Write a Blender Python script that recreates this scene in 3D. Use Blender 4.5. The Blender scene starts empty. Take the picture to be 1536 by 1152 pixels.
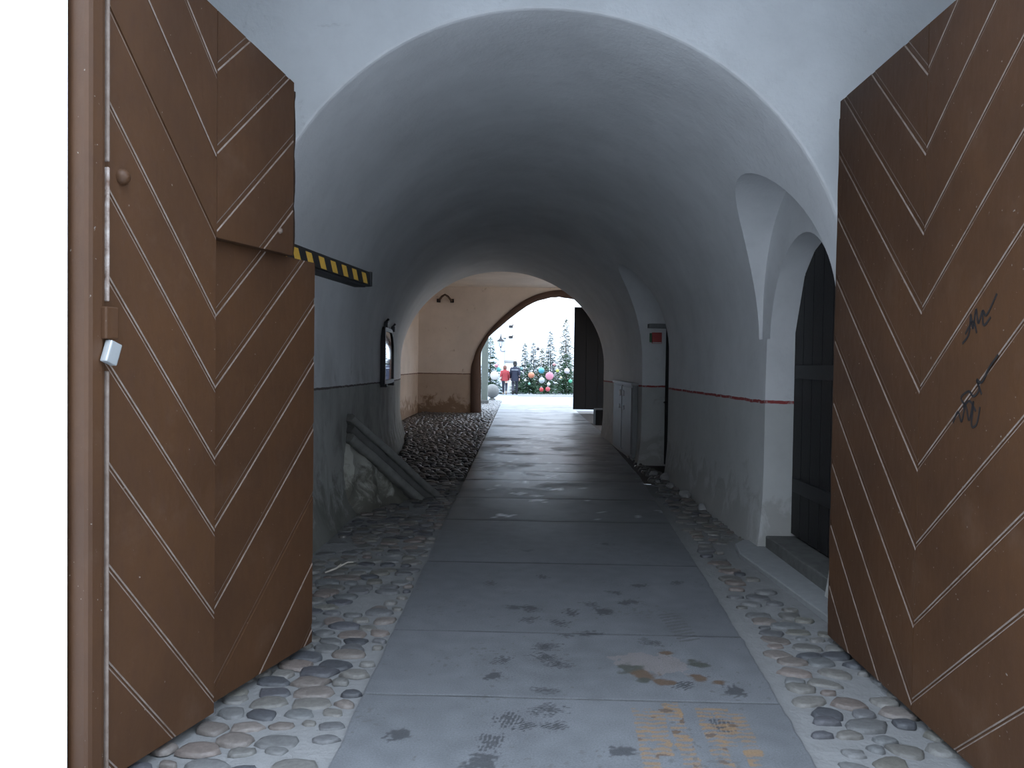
import bpy, bmesh, math, random
from mathutils import Vector, Matrix, noise
random.seed(7)
COL = bpy.context.scene.collection
SC = bpy.context.scene
PI = math.pi
BLOCK_H = 8.5

# ------------------------------------------------------------------ helpers
def lerp(a, b, t): return a + (b - a) * t
def curve(pts, x):
    if x <= pts[0][0]: return pts[0][1]
    for (a, b), (c, d) in zip(pts, pts[1:]):
        if x <= c: return lerp(b, d, (x - a) / (c - a))
    return pts[-1][1]
def nz(x, y=0., z=0.): return noise.noise(Vector((x, y, z)))

class MB:
    """collects geometry for one mesh object"""
    def __init__(s): s.v = []; s.f = []; s.m = []; s.sm = []; s.c = []
    def add(s, verts, faces, mat=0, smooth=False, col=None):
        o = len(s.v); s.v += [tuple(v) for v in verts]
        for f in faces:
            s.f.append([i + o for i in f]); s.m.append(mat); s.sm.append(smooth); s.c.append(col)
    def box(s, x0, x1, y0, y1, z0, z1, mat=0, M=None):
        vs = [Vector((x, y, z)) for z in (z0, z1) for y in (y0, y1) for x in (x0, x1)]
        if M: vs = [M @ v for v in vs]
        s.add(vs, [(0, 2, 3, 1), (4, 5, 7, 6), (0, 1, 5, 4), (2, 6, 7, 3), (0, 4, 6, 2), (1, 3, 7, 5)], mat)
    def bbox(s, x0, x1, y0, y1, z0, z1, b=.01, mat=0, M=None):
        """box with chamfered edges"""
        bm = bmesh.new(); bmesh.ops.create_cube(bm, size=1)
        for v in bm.verts:
            v.co = Vector((lerp(x0, x1, v.co.x + .5), lerp(y0, y1, v.co.y + .5), lerp(z0, z1, v.co.z + .5)))
        bmesh.ops.bevel(bm, geom=bm.edges[:], offset=b, segments=2, profile=.6, affect='EDGES')
        s.bm(bm, mat, M)
    def bm(s, bm, mat=0, M=None, smooth=False, col=None):
        bm.verts.index_update()
        vs = [(M @ v.co) if M else v.co.copy() for v in bm.verts]
        s.add(vs, [[v.index for v in f.verts] for f in bm.faces], mat, smooth, col); bm.free()
    def loft(s, rings, mat=0, closed=True, cap=True, smooth=True, col=None):
        n = len(rings[0]); vs = [p for r in rings for p in r]; fs = []
        for i in range(len(rings) - 1):
            for j in range(n if closed else n - 1):
                k = (j + 1) % n
                fs.append((i * n + j, i * n + k, (i + 1) * n + k, (i + 1) * n + j))
        s.add(vs, fs, mat, smooth, col)
        if cap and closed:
            s.add(rings[0], [tuple(reversed(range(n)))], mat, smooth, col)
            s.add(rings[-1], [tuple(range(n))], mat, smooth, col)
    def tube(s, pts, rad, seg=8, mat=0, smooth=True, flat=1., cap=True):
        pts = [Vector(p) for p in pts]
        if not hasattr(rad, '__len__'): rad = [rad] * len(pts)
        rings = []
        up = Vector((0, 0, 1))
        for i, p in enumerate(pts):
            d = (pts[min(i + 1, len(pts) - 1)] - pts[max(i - 1, 0)]).normalized()
            a = d.cross(up)
            if a.length < .05: a = d.cross(Vector((0, 1, 0)))
            a.normalize(); b = a.cross(d).normalized()
            rings.append([p + a * rad[i] * math.cos(t) + b * rad[i] * flat * math.sin(t)
                          for t in (2 * PI * k / seg for k in range(seg))])
        s.loft(rings, mat, True, cap, smooth)
    def lathe(s, prof, seg=24, mat=0, M=None, smooth=True, col=None):
        rings = [[Vector((r * math.cos(2 * PI * k / seg), r * math.sin(2 * PI * k / seg), z)) for k in range(seg)] for r, z in prof]
        if M: rings = [[M @ p for p in r] for r in rings]
        s.loft(rings, mat, True, True, smooth, col)
    def build(s, name, mats, parent=None, loc=None, attr=None):
        me = bpy.data.meshes.new(name); me.from_pydata(s.v, [], s.f); me.update()
        if not isinstance(mats, (list, tuple)): mats = [mats]
        for m in mats: me.materials.append(m)
        me.polygons.foreach_set('material_index', s.m)
        me.polygons.foreach_set('use_smooth', s.sm)
        if any(c is not None for c in s.c):
            at = me.color_attributes.new('tone', 'FLOAT_COLOR', 'CORNER')
            buf = []
            for p, c in zip(me.polygons, s.c):
                c = c or (1, 1, 1)
                if isinstance(c, list):
                    for q in c: buf += [*q, 1.]
                else: buf += [c[0], c[1], c[2], 1.] * p.loop_total
            at.data.foreach_set('color', buf)
        o = bpy.data.objects.new(name, me); COL.objects.link(o)
        if parent: o.parent = parent
        if loc: o.location = loc
        return o

def tag(o, label=None, cat=None, group=None, kind=None):
    if label: o['label'] = label
    if cat: o['category'] = cat
    if group: o['group'] = group
    if kind: o['kind'] = kind
    return o
def empty(name, loc=(0, 0, 0), rz=0.):
    o = bpy.data.objects.new(name, None); COL.objects.link(o)
    o.location = loc; o.rotation_euler = (0, 0, rz); o.empty_display_size = .2
    return o
def copy_tree(o, parent=None):
    c = o.copy(); COL.objects.link(c)
    if parent: c.parent = parent
    for ch in list(o.children): copy_tree(ch, c)
    return c

# ------------------------------------------------------------------ materials
class NT:
    def __init__(s, name):
        s.m = bpy.data.materials.new(name); s.m.use_nodes = True
        s.t = s.m.node_tree; s.t.nodes.clear()
        s.out = s.n('ShaderNodeOutputMaterial'); s.b = s.n('ShaderNodeBsdfPrincipled')
        s.l(s.b.outputs[0], s.out.inputs[0])
    def n(s, t, **k):
        x = s.t.nodes.new(t)
        for a, b in k.items(): setattr(x, a, b)
        return x
    def l(s, a, b): s.t.links.new(a, b)
    def set(s, sock, v):
        if hasattr(v, 'is_linked') or hasattr(v, 'links'): s.l(v, sock)
        else: sock.default_value = v
    def math(s, op, a, b=None, c=None, clamp=False):
        x = s.n('ShaderNodeMath', operation=op, use_clamp=clamp)
        for i, v in enumerate((a, b, c)):
            if v is not None: s.set(x.inputs[i], v)
        return x.outputs[0]
    def mix(s, f, a, b, mode='MIX'):
        x = s.n('ShaderNodeMix', data_type='RGBA', blend_type=mode)
        s.set(x.inputs[0], f); 
        for i, v in ((6, a), (7, b)):
            if isinstance(v, tuple): v = (*v[:3], 1)
            s.set(x.inputs[i], v)
        return x.outputs[2]
    def pos(s, obj=False):
        return s.n('ShaderNodeTexCoord').outputs['Object'] if obj else s.n('ShaderNodeNewGeometry').outputs['Position']
    def noise(s, scale, vec, detail=4., rough=.55, dist=0., sc3=None):
        if sc3:
            mp = s.n('ShaderNodeMapping'); mp.inputs['Scale'].default_value = sc3; s.l(vec, mp.inputs[0]); vec = mp.outputs[0]
        x = s.n('ShaderNodeTexNoise'); x.inputs['Scale'].default_value = scale; x.inputs['Detail'].default_value = detail
        x.inputs['Roughness'].default_value = rough; x.inputs['Distortion'].default_value = dist; s.l(vec, x.inputs['Vector'])
        return x.outputs[0]
    def ramp(s, v, a, b):
        x = s.n('ShaderNodeMapRange'); x.clamp = True
        s.set(x.inputs[0], v); x.inputs[1].default_value = a; x.inputs[2].default_value = b
        return x.outputs[0]
    def bump(s, h, st=.3, d=.02):
        x = s.n('ShaderNodeBump'); x.inputs['Strength'].default_value = st; x.inputs['Distance'].default_value = d
        s.l(h, x.inputs['Height']); s.l(x.outputs[0], s.b.inputs['Normal'])
    def fin(s, col, rough=.8, spec=.5, metal=0.):
        if isinstance(col, tuple): col = (*col[:3], 1)
        s.set(s.b.inputs['Base Color'], col); s.set(s.b.inputs['Roughness'], rough)
        s.b.inputs['Specular IOR Level'].default_value = spec; s.b.inputs['Metallic'].default_value = metal
        return s.m

def simple(name, col, rough=.7, metal=0., var=.18, scale=9., bump=.1, spec=.4, obj=True):
    t = NT(name); p = t.pos(obj); n = t.noise(scale, p)
    dark = tuple(c * (1 - var) for c in col); light = tuple(min(1, c * (1 + var)) for c in col)
    c = t.mix(n, dark, light)
    if bump: t.bump(t.noise(scale * 4, p), bump, .01)
    return t.fin(c, rough, spec, metal)

def plaster(name, upper, lower, dado=None, k=0., y0=0., line=None, lw=.03, dirt=.5, dirtcol=(.09, .075, .06), streak=0.):
    t = NT(name); p = t.pos(); sx = t.n('ShaderNodeSeparateXYZ'); t.l(p, sx.inputs[0])
    big = t.noise(.9, p, 5., .6); mid = t.noise(5., p, 6., .65); fine = t.noise(38., p, 3.)
    def vary(c):
        a = t.mix(t.ramp(big, .3, .7), tuple(x * .88 for x in c), tuple(min(1, x * 1.08) for x in c))
        return t.mix(t.math('MULTIPLY', t.ramp(mid, .52, .75), .16), a, tuple(x * .6 for x in c))
    col = vary(upper)
    if dado is not None:
        zz = t.math('ADD', sx.outputs[2], t.math('MULTIPLY', t.math('SUBTRACT', sx.outputs[1], y0), -k))
        zz = t.math('ADD', zz, t.math('MULTIPLY', t.math('SUBTRACT', mid, .5), .03))
        low = t.math('LESS_THAN', zz, dado)
        col = t.mix(low, col, vary(lower))
        if line:
            on = t.math('MULTIPLY', t.math('LESS_THAN', zz, dado), t.math('GREATER_THAN', zz, dado - lw))
            on = t.math('MULTIPLY', on, t.ramp(t.noise(14., p), .25, .45))
            col = t.mix(on, col, line)
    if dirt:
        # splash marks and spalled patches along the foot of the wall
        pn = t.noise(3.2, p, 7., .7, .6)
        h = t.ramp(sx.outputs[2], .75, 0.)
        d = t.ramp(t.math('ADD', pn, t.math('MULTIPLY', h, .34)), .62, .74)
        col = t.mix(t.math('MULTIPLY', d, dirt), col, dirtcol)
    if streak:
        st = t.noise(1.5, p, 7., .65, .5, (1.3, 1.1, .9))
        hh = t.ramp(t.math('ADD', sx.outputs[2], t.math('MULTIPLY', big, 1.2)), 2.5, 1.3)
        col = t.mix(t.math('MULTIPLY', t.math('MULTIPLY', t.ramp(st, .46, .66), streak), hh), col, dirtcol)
    hh = t.math('ADD', t.math('MULTIPLY', mid, .8), t.math('MULTIPLY', fine, .22))
    t.bump(hh, .35, .03)
    return t.fin(col, .86, .3)

WHITE = (.70, .715, .73)
M = {}
M['facade'] = plaster('facade_white_plaster', (.82, .83, .84), (.8, .8, .8), dirt=0)
M['gate_wall'] = plaster('gate_wall_plaster', (.72, .735, .75), (.5, .5, .5), dirt=.3)
M['vault'] = plaster('vault_plaster', (.72, .725, .735), (.4, .4, .4), dirt=0)
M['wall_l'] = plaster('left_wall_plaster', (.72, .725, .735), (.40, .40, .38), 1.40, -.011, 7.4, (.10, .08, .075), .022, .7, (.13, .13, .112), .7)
M['wall_r'] = plaster('right_wall_plaster', (.72, .725, .735), (.51, .515, .505), 1.35, -.005, 7., (.30, .055, .052), .028, .35, (.20, .17, .14))
M['chamber'] = plaster('chamber_plaster', (.66, .585, .53), (.45, .36, .295), 1.30, 0., 20., (.11, .06, .045), .03, .75, (.14, .075, .035))
M['chamber_top'] = plaster('chamber_ceiling_plaster', (.76, .68, .61), (.4, .3, .3), dirt=0)
M['arch_brick'] = simple('exit_arch_brick', (.10, .062, .048), .85, scale=12, bump=.5, obj=False)
M['black_wood'] = simple('black_wood', (.006, .0055, .0065), .75, obj=True)
M['door_dark'] = simple('dark_door_wood', (.012, .011, .012), .6, bump=.25)
M['iron'] = simple('dark_iron', (.03, .03, .033), .5, .6)
M['steel'] = simple('worn_grey_steel', (.42, .44, .45), .42, .5)
M['stone'] = simple('granite', (.30, .30, .30), .85, scale=30, bump=.4, var=.3)
M['dark_stone'] = simple('dirty_dark_stone', (.105, .105, .10), .85, scale=12, bump=.6, var=.45)
M['apron'] = simple('smooth_concrete_apron', (.24, .245, .25), .8, scale=16, bump=.3, obj=False)
M['cabinet'] = simple('galvanised_cabinet_paint', (.22, .225, .23), .5, .2, bump=.05)
M['red'] = simple('red_sign_enamel', (.42, .06, .055), .5, var=.08, bump=0)
M['green'] = simple('green_sign_enamel', (.06, .15, .07), .5, var=.08, bump=0)
M['pale'] = simple('pale_trim', (.7, .68, .68), .5, bump=0)

def m_paintwood():
    t = NT('brown_painted_boards'); p = t.pos(True)
    big = t.noise(1.4, p, 5., .6); grain = t.noise(26., p, 4., .6, 0., (1, 1, .35)); fine = t.noise(90., p, 2.)
    c = t.mix(t.ramp(big, .3, .7), (.046, .0200, .0082), (.070, .0305, .0118))
    c = t.mix(t.math('MULTIPLY', t.ramp(grain, .5, .8), .35), c, (.05, .021, .011))
    sp = t.ramp(t.noise(60., p, 1.), .76, .80)
    c = t.mix(t.math('MULTIPLY', sp, .45), c, (.36, .33, .30))
    ds = t.ramp(t.noise(2.6, p, 6., .7), .56, .8)
    c = t.mix(t.math('MULTIPLY', ds, .30), c, (.13, .085, .06))
    t.bump(t.math('ADD', grain, t.math('MULTIPLY', fine, .3)), .18, .008)
    return t.fin(c, t.math('ADD', t.math('MULTIPLY', grain, .2), .46), .38)
def m_worn(name, a, b):
    t = NT(name); p = t.pos(True)
    c = t.mix(t.ramp(t.noise(12., p, 5., .7), .35, .65), a, b)
    return t.fin(c, .7, .3)
M['wood'] = m_paintwood()
M['bead'] = m_worn('worn_board_edge', (.13, .095, .076), (.21, .17, .148))
M['bead2'] = m_worn('worn_panel_rim', (.13, .08, .06), (.42, .37, .34))
M['groove'] = simple('groove_brown_paint', (.075, .04, .024), .8, bump=0)  # plain brown paint on the groove sides
def m_tone(name, rough, spec=.4, bump=.4, scale=60., damp=None):
    t = NT(name); a = t.n('ShaderNodeVertexColor', layer_name='tone'); p = t.pos()
    n = t.noise(scale, p, 4., .6)
    c = t.mix(t.ramp(n, .25, .75), t.mix(1., a.outputs[0], (.72, .72, .72), 'MULTIPLY'), t.mix(1., a.outputs[0], (1.2, 1.2, 1.2), 'MULTIPLY'))
    t.bump(n, bump, .006)
    if damp is not None:
        sx = t.n('ShaderNodeSeparateXYZ'); t.l(p, sx.inputs[0])
        wet = t.math('MULTIPLY', t.ramp(sx.outputs[1], 6.5, 12.), t.ramp(t.noise(1.1, p, 4.), .25, .5))
        rough = t.math('ADD', t.math('MULTIPLY', wet, damp - rough), rough)
    return t.fin(c, rough, spec)
M['cobble'] = m_tone('cobble_stone', .58, .5, .6, 45., .34)
M['slab'] = m_tone('path_slab', .62, .45, .25, 120., .36)
M['mortar'] = simple('cobble_mortar', (.172, .172, .172), .9, scale=9, bump=.7, var=.22, obj=False)
M['soil'] = simple('dark_soil_joints', (.055, .045, .04), .75, scale=18, bump=.6, var=.4, obj=False)
M['snowground'] = simple('frosted_courtyard_ground', (.20, .215, .24), .8, scale=2., bump=.3, var=.12, obj=False)
M['street'] = simple('street_paving', (.42, .43, .44), .85, scale=3., bump=.3, obj=False)

# ------------------------------------------------------------------ profile of the passage
Y0, Y1 = 5.6, 19.0
XL = [(5.6, -1.88), (7.3, -1.85), (8.9, -1.92), (14.3, -2.22), (17, -2.5), (19, -2.75)]
XR = [(5.6, 2.24), (7.6, 2.2), (12.3, 2.2), (12.9, 2.16), (13.7, 2.02), (16, 2.0), (19, 1.92)]
XC = [(5.6, .12), (19, -.45)]
ZC = [(5.6, 4.03), (12, 3.93), (19, 3.75)]
ZS = [(5.6, 1.95), (12, 1.8), (19, 1.6)]
PR = [(2.6, 1.2), (3.5, 1.26), (4.85, 1.36), (6.35, 1.46), (12.2, 1.79), (19.8, 1.99), (40, 2.0)]
PL = -.75
def base_flare(Y, z, side):
    if z > .7: return 0.
    k = (1 - z / .7) ** 2
    if side < 0: return k * (.06 + .05 * (1 + nz(Y * .8, 3.1)) + .13 * math.exp(-((Y - 9.8) / 1.1) ** 2))
    return k * (.02 + .03 * (1 + nz(Y * .9, 9.)))
def ring(Y, grow=0., niche_calm=True):
    xl, xr, xc, zc, zs = (curve(c, Y) for c in (XL, XR, XC, ZC, ZS))
    pts = []
    hs = [-.3, 0., .08, .18, .32, .5, .75, 1.05, 1.35]
    def bumpy(x, z): return .016 * nz(Y * .7, z * .9, 2.) + .008 * nz(Y * 2.1, z * 2.3, 5.)
    for z in hs: pts.append((xl + base_flare(Y, max(z, 0), -1) + bumpy(-1, z) - grow, z))
    N = 26
    for i in range(N + 1):
        a = PI / 2 * i / N
        b = bumpy(-1, zs + math.sin(a) * 2)
        pts.append((xc - (xc - xl) * math.cos(a) + b - grow * math.cos(a), zs + (zc - zs) * math.sin(a) + b * .5 + grow * math.sin(a)))
    for i in range(N - 1, -1, -1):
        a = PI / 2 * i / N
        b = bumpy(1, zs + math.sin(a) * 2)
        pts.append((xc + (xr - xc) * math.cos(a) - b * .6 + grow * math.cos(a), zs + (zc - zs) * math.sin(a) + b * .5 + grow * math.sin(a)))
    for z in reversed(hs): pts.append((xr - base_flare(Y, max(z, 0), 1) + grow, z))
    return pts

def solid_to_obj(mb, name):
    o = mb.build(name, M['vault'])
    bm = bmesh.new(); bm.from_mesh(o.data); bmesh.ops.remove_doubles(bm, verts=bm.verts, dist=1e-5)
    bmesh.ops.recalc_face_normals(bm, faces=bm.faces); bm.to_mesh(o.data); bm.free()
    return o
def arch_prism(x0, x1, yc, r, zs, zc, zb, seg=28):
    """void with an arched outline in the Y-Z plane, running along X"""
    prof = [(yc + r, zb)] + [(yc + r * math.cos(PI * i / seg), zs + (zc - zs) * math.sin(PI * i / seg)) for i in range(seg + 1)] + [(yc - r, zb)]
    mb = MB(); mb.loft([[(x0, y, z) for y, z in prof], [(x1, y, z) for y, z in prof]], 0, True, True, False)
    return mb
N1, N2 = 6.70, 12.98
def build_passage():
    ys = [Y0, Y0 + .006, Y0 + .016, Y0 + .03]
    y = Y0 + .25
    while y < Y1 - .05: ys.append(y); y += .28
    ys.append(Y1)
    gs = {0: .02, 1: .008, 2: .002}
    mb = MB()
    mb.loft([[(x, Y, z) for x, z in ring(Y, gs.get(i, 0.))] for i, Y in enumerate(ys)], 0, True, True, False)
    main = solid_to_obj(mb, 'void')
    cut = []
    cut.append(solid_to_obj(arch_prism(1.2, 2.235, N1 + .07, .91, 2.15, 3.20, 1.9), 'void'))       # lunette over the near doorway
    cut.append(solid_to_obj(arch_prism(1.7, 2.55, N1 - .06, .80, 1.85, 2.72, -.3), 'void'))  # near doorway
    cut.append(solid_to_obj(arch_prism(1.2, 2.46, N2, .72, 2.0, 3.22, -.3), 'void'))       # far doorway
    for c in cut:
        md = main.modifiers.new('u', 'BOOLEAN'); md.operation = 'UNION'; md.solver = 'EXACT'; md.object = c
    dg = bpy.context.evaluated_depsgraph_get()
    me = bpy.data.meshes.new_from_object(main.evaluated_get(dg))
    for o in [main] + cut:
        d = o.data; bpy.data.objects.remove(o); bpy.data.meshes.remove(d)
    bm = bmesh.new(); bm.from_mesh(me)
    bmesh.ops.recalc_face_normals(bm, faces=bm.faces)
    kill = []
    for f in bm.faces:
        c = f.calc_center_median(); n = f.normal
        if abs(n.y) > .99 and (c.y < Y0 + .004 or c.y > Y1 - .004): kill.append(f)
        elif n.z < -.9 and c.z < -.25: kill.append(f)
    bmesh.ops.delete(bm, geom=kill, context='FACES')
    bmesh.ops.reverse_faces(bm, faces=bm.faces)
    for f in bm.faces: f.smooth = True
    for e in bm.edges:
        e.smooth = not (len(e.link_faces) == 2 and e.calc_face_angle(0) > math.radians(24))
    groups = {'ceiling': [], 'wall_left': [], 'wall_right': []}
    for f in bm.faces:
        c = f.calc_center_median(); zs = curve(ZS, c.y)
        if c.x < curve(XC, c.y): k = 'ceiling' if c.z > zs else 'wall_left'
        else: k = 'ceiling' if (c.z > zs and c.x < 2.18) else 'wall_right'
        groups[k].append(f.index)
    bm.faces.ensure_lookup_table()
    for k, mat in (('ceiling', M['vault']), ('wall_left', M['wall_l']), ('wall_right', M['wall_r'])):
        b2 = bm.copy(); keep = set(groups[k])
        bmesh.ops.delete(b2, geom=[f for f in b2.faces if f.index not in keep], context='FACES')
        m2 = bpy.data.meshes.new(k); b2.to_mesh(m2); b2.free(); m2.materials.append(mat)
        o = bpy.data.objects.new(k, m2); COL.objects.link(o); tag(o, kind='structure')
    bm.free(); bpy.data.meshes.remove(me)
build_passage()

# wall that the arch of the passage is cut in, and the end wall at the far side of the passage
def ring_wall(name, Y, grow, x0, x1, z1, mat):
    r = ring(Y, grow); xc, zs = curve(XC, Y), curve(ZS, Y)
    outer = []
    for x, z in r:
        if z <= zs + 1e-6: outer.append((x0 if x < xc else x1, z)); continue
        dx, dz = x - xc, z - zs
        t = min((x0 - xc) / dx if dx < -1e-6 else 1e9, (x1 - xc) / dx if dx > 1e-6 else 1e9, (z1 - zs) / dz if dz > 1e-6 else 1e9)
        outer.append((xc + dx * t, zs + dz * t))
    mb = MB(); mid = [(lerp(a[0], b[0], .3), lerp(a[1], b[1], .3)) for a, b in zip(r, outer)]
    mb.loft([[(x, Y, z) for x, z in q] for q in (r, mid, outer)], 0, False, False, False)
    # corner fillers
    mb.add([(x0, Y, z1), (x1, Y, z1), (x1, Y, z1 + .6), (x0, Y, z1 + .6)], [(0, 1, 2, 3)])
    # true corners
    for i in range(len(outer) - 1):
        a, b = outer[i], outer[i + 1]
        if abs(a[0] - b[0]) > 1e-4 and abs(a[1] - b[1]) > 1e-4:
            cx = x0 if min(a[0], b[0]) <= x0 + 1e-4 else x1
            mb.add([(a[0], Y, a[1]), (b[0], Y, b[1]), (cx, Y, z1)], [(0, 1, 2)])
    return tag(mb.build(name, mat), kind='structure')
ring_wall('wall_arch', Y0, .02, -3.2, 3.4, 5.0, M['gate_wall'])
ring_wall('wall_inner', Y1, 0., -3.34, 5.0, 4.4, M['chamber'])

# gate lobby between the street front and the arch
mb = MB()
mb.add([(-3.2, 3.05, -.2), (-3.2, 5.6, -.2), (-3.2, 5.6, 5.0), (-3.2, 3.05, 5.0)], [(0, 1, 2, 3)])
tag(mb.build('wall_lobby_left', M['gate_wall']), kind='structure')
mb = MB()
mb.add([(3.4, 3.05, -.2), (3.4, 5.6, -.2), (3.4, 5.6, 5.0), (3.4, 3.05, 5.0)], [(0, 3, 2, 1)])
tag(mb.build('wall_lobby_right', M['gate_wall']), kind='structure')
mb = MB()
mb.add([(-3.2, 3.0, 5.0), (3.4, 3.0, 5.0), (3.4, 5.6, 5.0), (-3.2, 5.6, 5.0)], [(0, 3, 2, 1)])
tag(mb.build('ceiling_lobby', M['gate_wall']), kind='structure')

# street front with splayed gateway opening
FRONT, BACK = 2.80, 3.0
def gate_outline(x0, x1, zs, zc, n=20):
    xc, a = (x0 + x1) / 2, (x1 - x0) / 2
    return [(x0, -.2), (x0, zs * .5)] + [(xc - a * math.cos(PI * i / n), zs + (zc - zs) * math.sin(PI * i / n)) for i in range(n + 1)] + [(x1, zs * .5), (x1, -.2)]
gi = gate_outline(-1.652, 2.02, 3.35, 4.2); go_ = gate_outline(-1.98, 2.32, 3.45, 4.4)
def outw(p, q):
    x, z = p
    if z <= 3.36: return (-5.5 if x < 0 else 5.5, z)
    return (lerp(x, -5.5 if x < .15 else 5.5, 0) , 7.0) if abs(x - .15) < 1.2 else ((-5.5 if x < 0 else 5.5), lerp(3.4, 7.0, (z - 3.36) / 1.1))
outer = [outw(p, None) for p in go_]
mb = MB()
def wig(x, z): return .006 * nz(z * 2.2, x, 7.)
mb.loft([[(x + wig(x, z), BACK, z) for x, z in gi], [(x, FRONT, z) for x, z in go_], [(x, FRONT, z) for x, z in outer]], 0, False, False, False)
gb = [(-3.2 if x < .15 else 3.4, z) if z <= 3.36 else (lerp(x, (-3.2 if x < .15 else 3.4), .0) if abs(x - .15) < 1.2 else (-3.2 if x < .15 else 3.4), 5.0) for x, z in gi]
mb.loft([[(x + wig(x, z), BACK, z) for x, z in gi], [(x, BACK + .004, z) for x, z in gb]], 0, False, False, False)
tag(mb.build('wall_front', M['facade']), kind='structure')

# chamber at the far end
mb = MB(); CL = -3.34
mb.add([(CL, Y1, -.2), (CL, 27, -.2), (CL, 27, 4.4), (CL, Y1, 4.4)], [(0, 1, 2, 3)])
tag(mb.build('wall_chamber_left', M['chamber']), kind='structure')
mb = MB(); so = [(20.8, -.2)] + [(23.8 - 3.0 * math.cos(PI * i / 16), 2.6 + 1.5 * math.sin(PI * i / 16)) for i in range(17)] + [(26.8, -.2)]  # unseen arched opening, added to let daylight into the chamber
su = [(Y1, -.2)] + [(Y1 if i < 3 else (27 if i > 13 else lerp(Y1, 27, (i - 3) / 10)), 2.4 if i in (0, 16) else 4.4) for i in range(17)] + [(27, -.2)]
mb.loft([[(5, y, z) for y, z in so], [(5, y, z) for y, z in su]], 0, False, False, False)
mb.loft([[(5, y, z) for y, z in so], [(5.5, y, z) for y, z in so]], 0, False, False, False)
tag(mb.build('wall_chamber_right', M['chamber']), kind='structure')
mb = MB(); mb.add([(CL, Y1, 4.12), (5, Y1, 4.12), (5, 27, 4.12), (CL, 27, 4.12)], [(0, 3, 2, 1)])
tag(mb.build('ceiling_chamber', M['chamber_top']), kind='structure')
# end wall with exit arch, brick reveal
eo = [(-1.60, -.2), (-1.62, 1.3), (-1.52, 1.8), (-1.37, 2.2), (-.9, 2.86), (-.04, 3.62), (.72, 3.97), (1.5, 4.06), (2.4, 3.9), (3.2, 3.4), (3.9, 2.7), (4.4, 1.9), (4.5, 1.3), (4.5, -.2)]
ei = [(-1.37, -.2), (-1.39, 1.3), (-1.39, 1.99), (-1.27, 2.3), (-.98, 2.72), (.2, 3.68), (.95, 3.97), (1.5, 4.0), (2.35, 3.8), (3.1, 3.3), (3.8, 2.6), (4.25, 1.9), (4.3, 1.3), (4.3, -.2)]
def smooth_poly(p, n=4):
    out = []
    for i in range(len(p) - 1):
        p0, p1, p2, p3 = p[max(i - 1, 0)], p[i], p[i + 1], p[min(i + 2, len(p) - 1)]
        for k in range(n):
            t = k / n
            out.append(tuple(.5 * (2 * p1[j] + (p2[j] - p0[j]) * t + (2 * p0[j] - 5 * p1[j] + 4 * p2[j] - p3[j]) * t * t + (3 * p1[j] - p0[j] - 3 * p2[j] + p3[j]) * t ** 3) for j in (0, 1)))
    return out + [p[-1]]
eo, ei = smooth_poly(eo), smooth_poly(ei)
EY0, EY1 = 27.0, 29.4
mb = MB()
ou = []
for i, (x, z) in enumerate(eo):
    if x < -.9: ou.append((CL, min(z * 1.45, 4.4)))
    elif x > 3.6: ou.append((5.0, min(z * 1.55, 4.4)))
    else: ou.append((lerp(CL, 5.0, (x + .9) / 4.5), 4.4))
mb.loft([[(x, EY0, z) for x, z in eo], [(x, EY0, z) for x, z in ou]], 0, False, False, False)
tag(mb.build('wall_end', M['chamber']), kind='structure')
ein = [(x * .917, 1.65 + (z - 1.65) * .917) for x, z in ei]
eir = [(x - .12 if x < -.9 else (x + .12 if x > 3.6 else x), z + .14) for x, z in ei]
def rough(p, i, a): return (p[0] + a * nz(i * .9, 1.), p[1] + a * nz(i * .9, 7.))
ring_in = [rough(p, i, .02) for i, p in enumerate(ein)]
mb = MB(); mb.loft([[(x, EY0, z) for x, z in eo], [(lerp(x, u, .06), EY0 - .04, lerp(z, w, .06)) for (x, z), (u, w) in zip(eo, ring_in)], [(x, EY0 - .03, z) for x, z in ring_in], [(lerp(x, u, .5), 28.4, lerp(z, w, .5)) for (x, z), (u, w) in zip(ring_in, eir)], [(x, EY1, z) for x, z in eir]], 0, False, False, True)
tag(mb.build('trim_exit_arch', M['arch_brick']), kind='structure')
mb = MB(); ou2 = [(-9. if x < -.9 else (12. if x > 3.6 else lerp(-9, 12, (x + .9) / 4.5)), (z if (x < -1.3 or x > 4.2) else 9.)) for x, z in ei]
mb.loft([[(x, EY1, z) for x, z in eir], [(x, EY1, z) for x, z in ou2]], 0, False, False, False)
tag(mb.build('wall_outer', M['facade']), kind='structure')

# ------------------------------------------------------------------ ground
mb = MB(); mb.add([(5, 14, -.03), (30, 14, -.03), (30, 29.4, -.03), (5, 29.4, -.03)], [(0, 1, 2, 3)])
tag(mb.build('ground_added_bounce', simple('warm_bounce_ground', (.56, .46, .36), .9, obj=False)), kind='structure')  # unseen warm ground, added to bounce light through the chamber opening
mb = MB(); mb.add([(13, 12, -.1), (13, 29.4, -.1), (13, 29.4, 4.2), (13, 12, 4.2)], [(0, 1, 2, 3)])
tag(mb.build('wall_added_bounce', plaster('warm_bounce_plaster', (.74, .57, .42), (.6, .4, .3), dirt=0)), kind='structure')  # unseen ochre wall, added to warm the light entering the chamber
mb = MB(); mb.add([(-20, -6.5, -.1), (20, -6.5, -.1), (20, -6.5, BLOCK_H), (-20, -6.5, BLOCK_H)], [(0, 1, 2, 3)])
tag(mb.build('wall_street_blocker', plaster('street_blocker_plaster', (.42, .40, .38), (.4, .4, .4), dirt=0)), kind='structure')  # unseen wall behind the camera, added to dim light at the near end
mb = MB(); mb.add([(-9, -12, -.03), (9, -12, -.03), (9, 2.8, -.03), (-9, 2.8, -.03)], [(0, 1, 2, 3)])
tag(mb.build('ground_street', M['street']), kind='structure')
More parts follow.
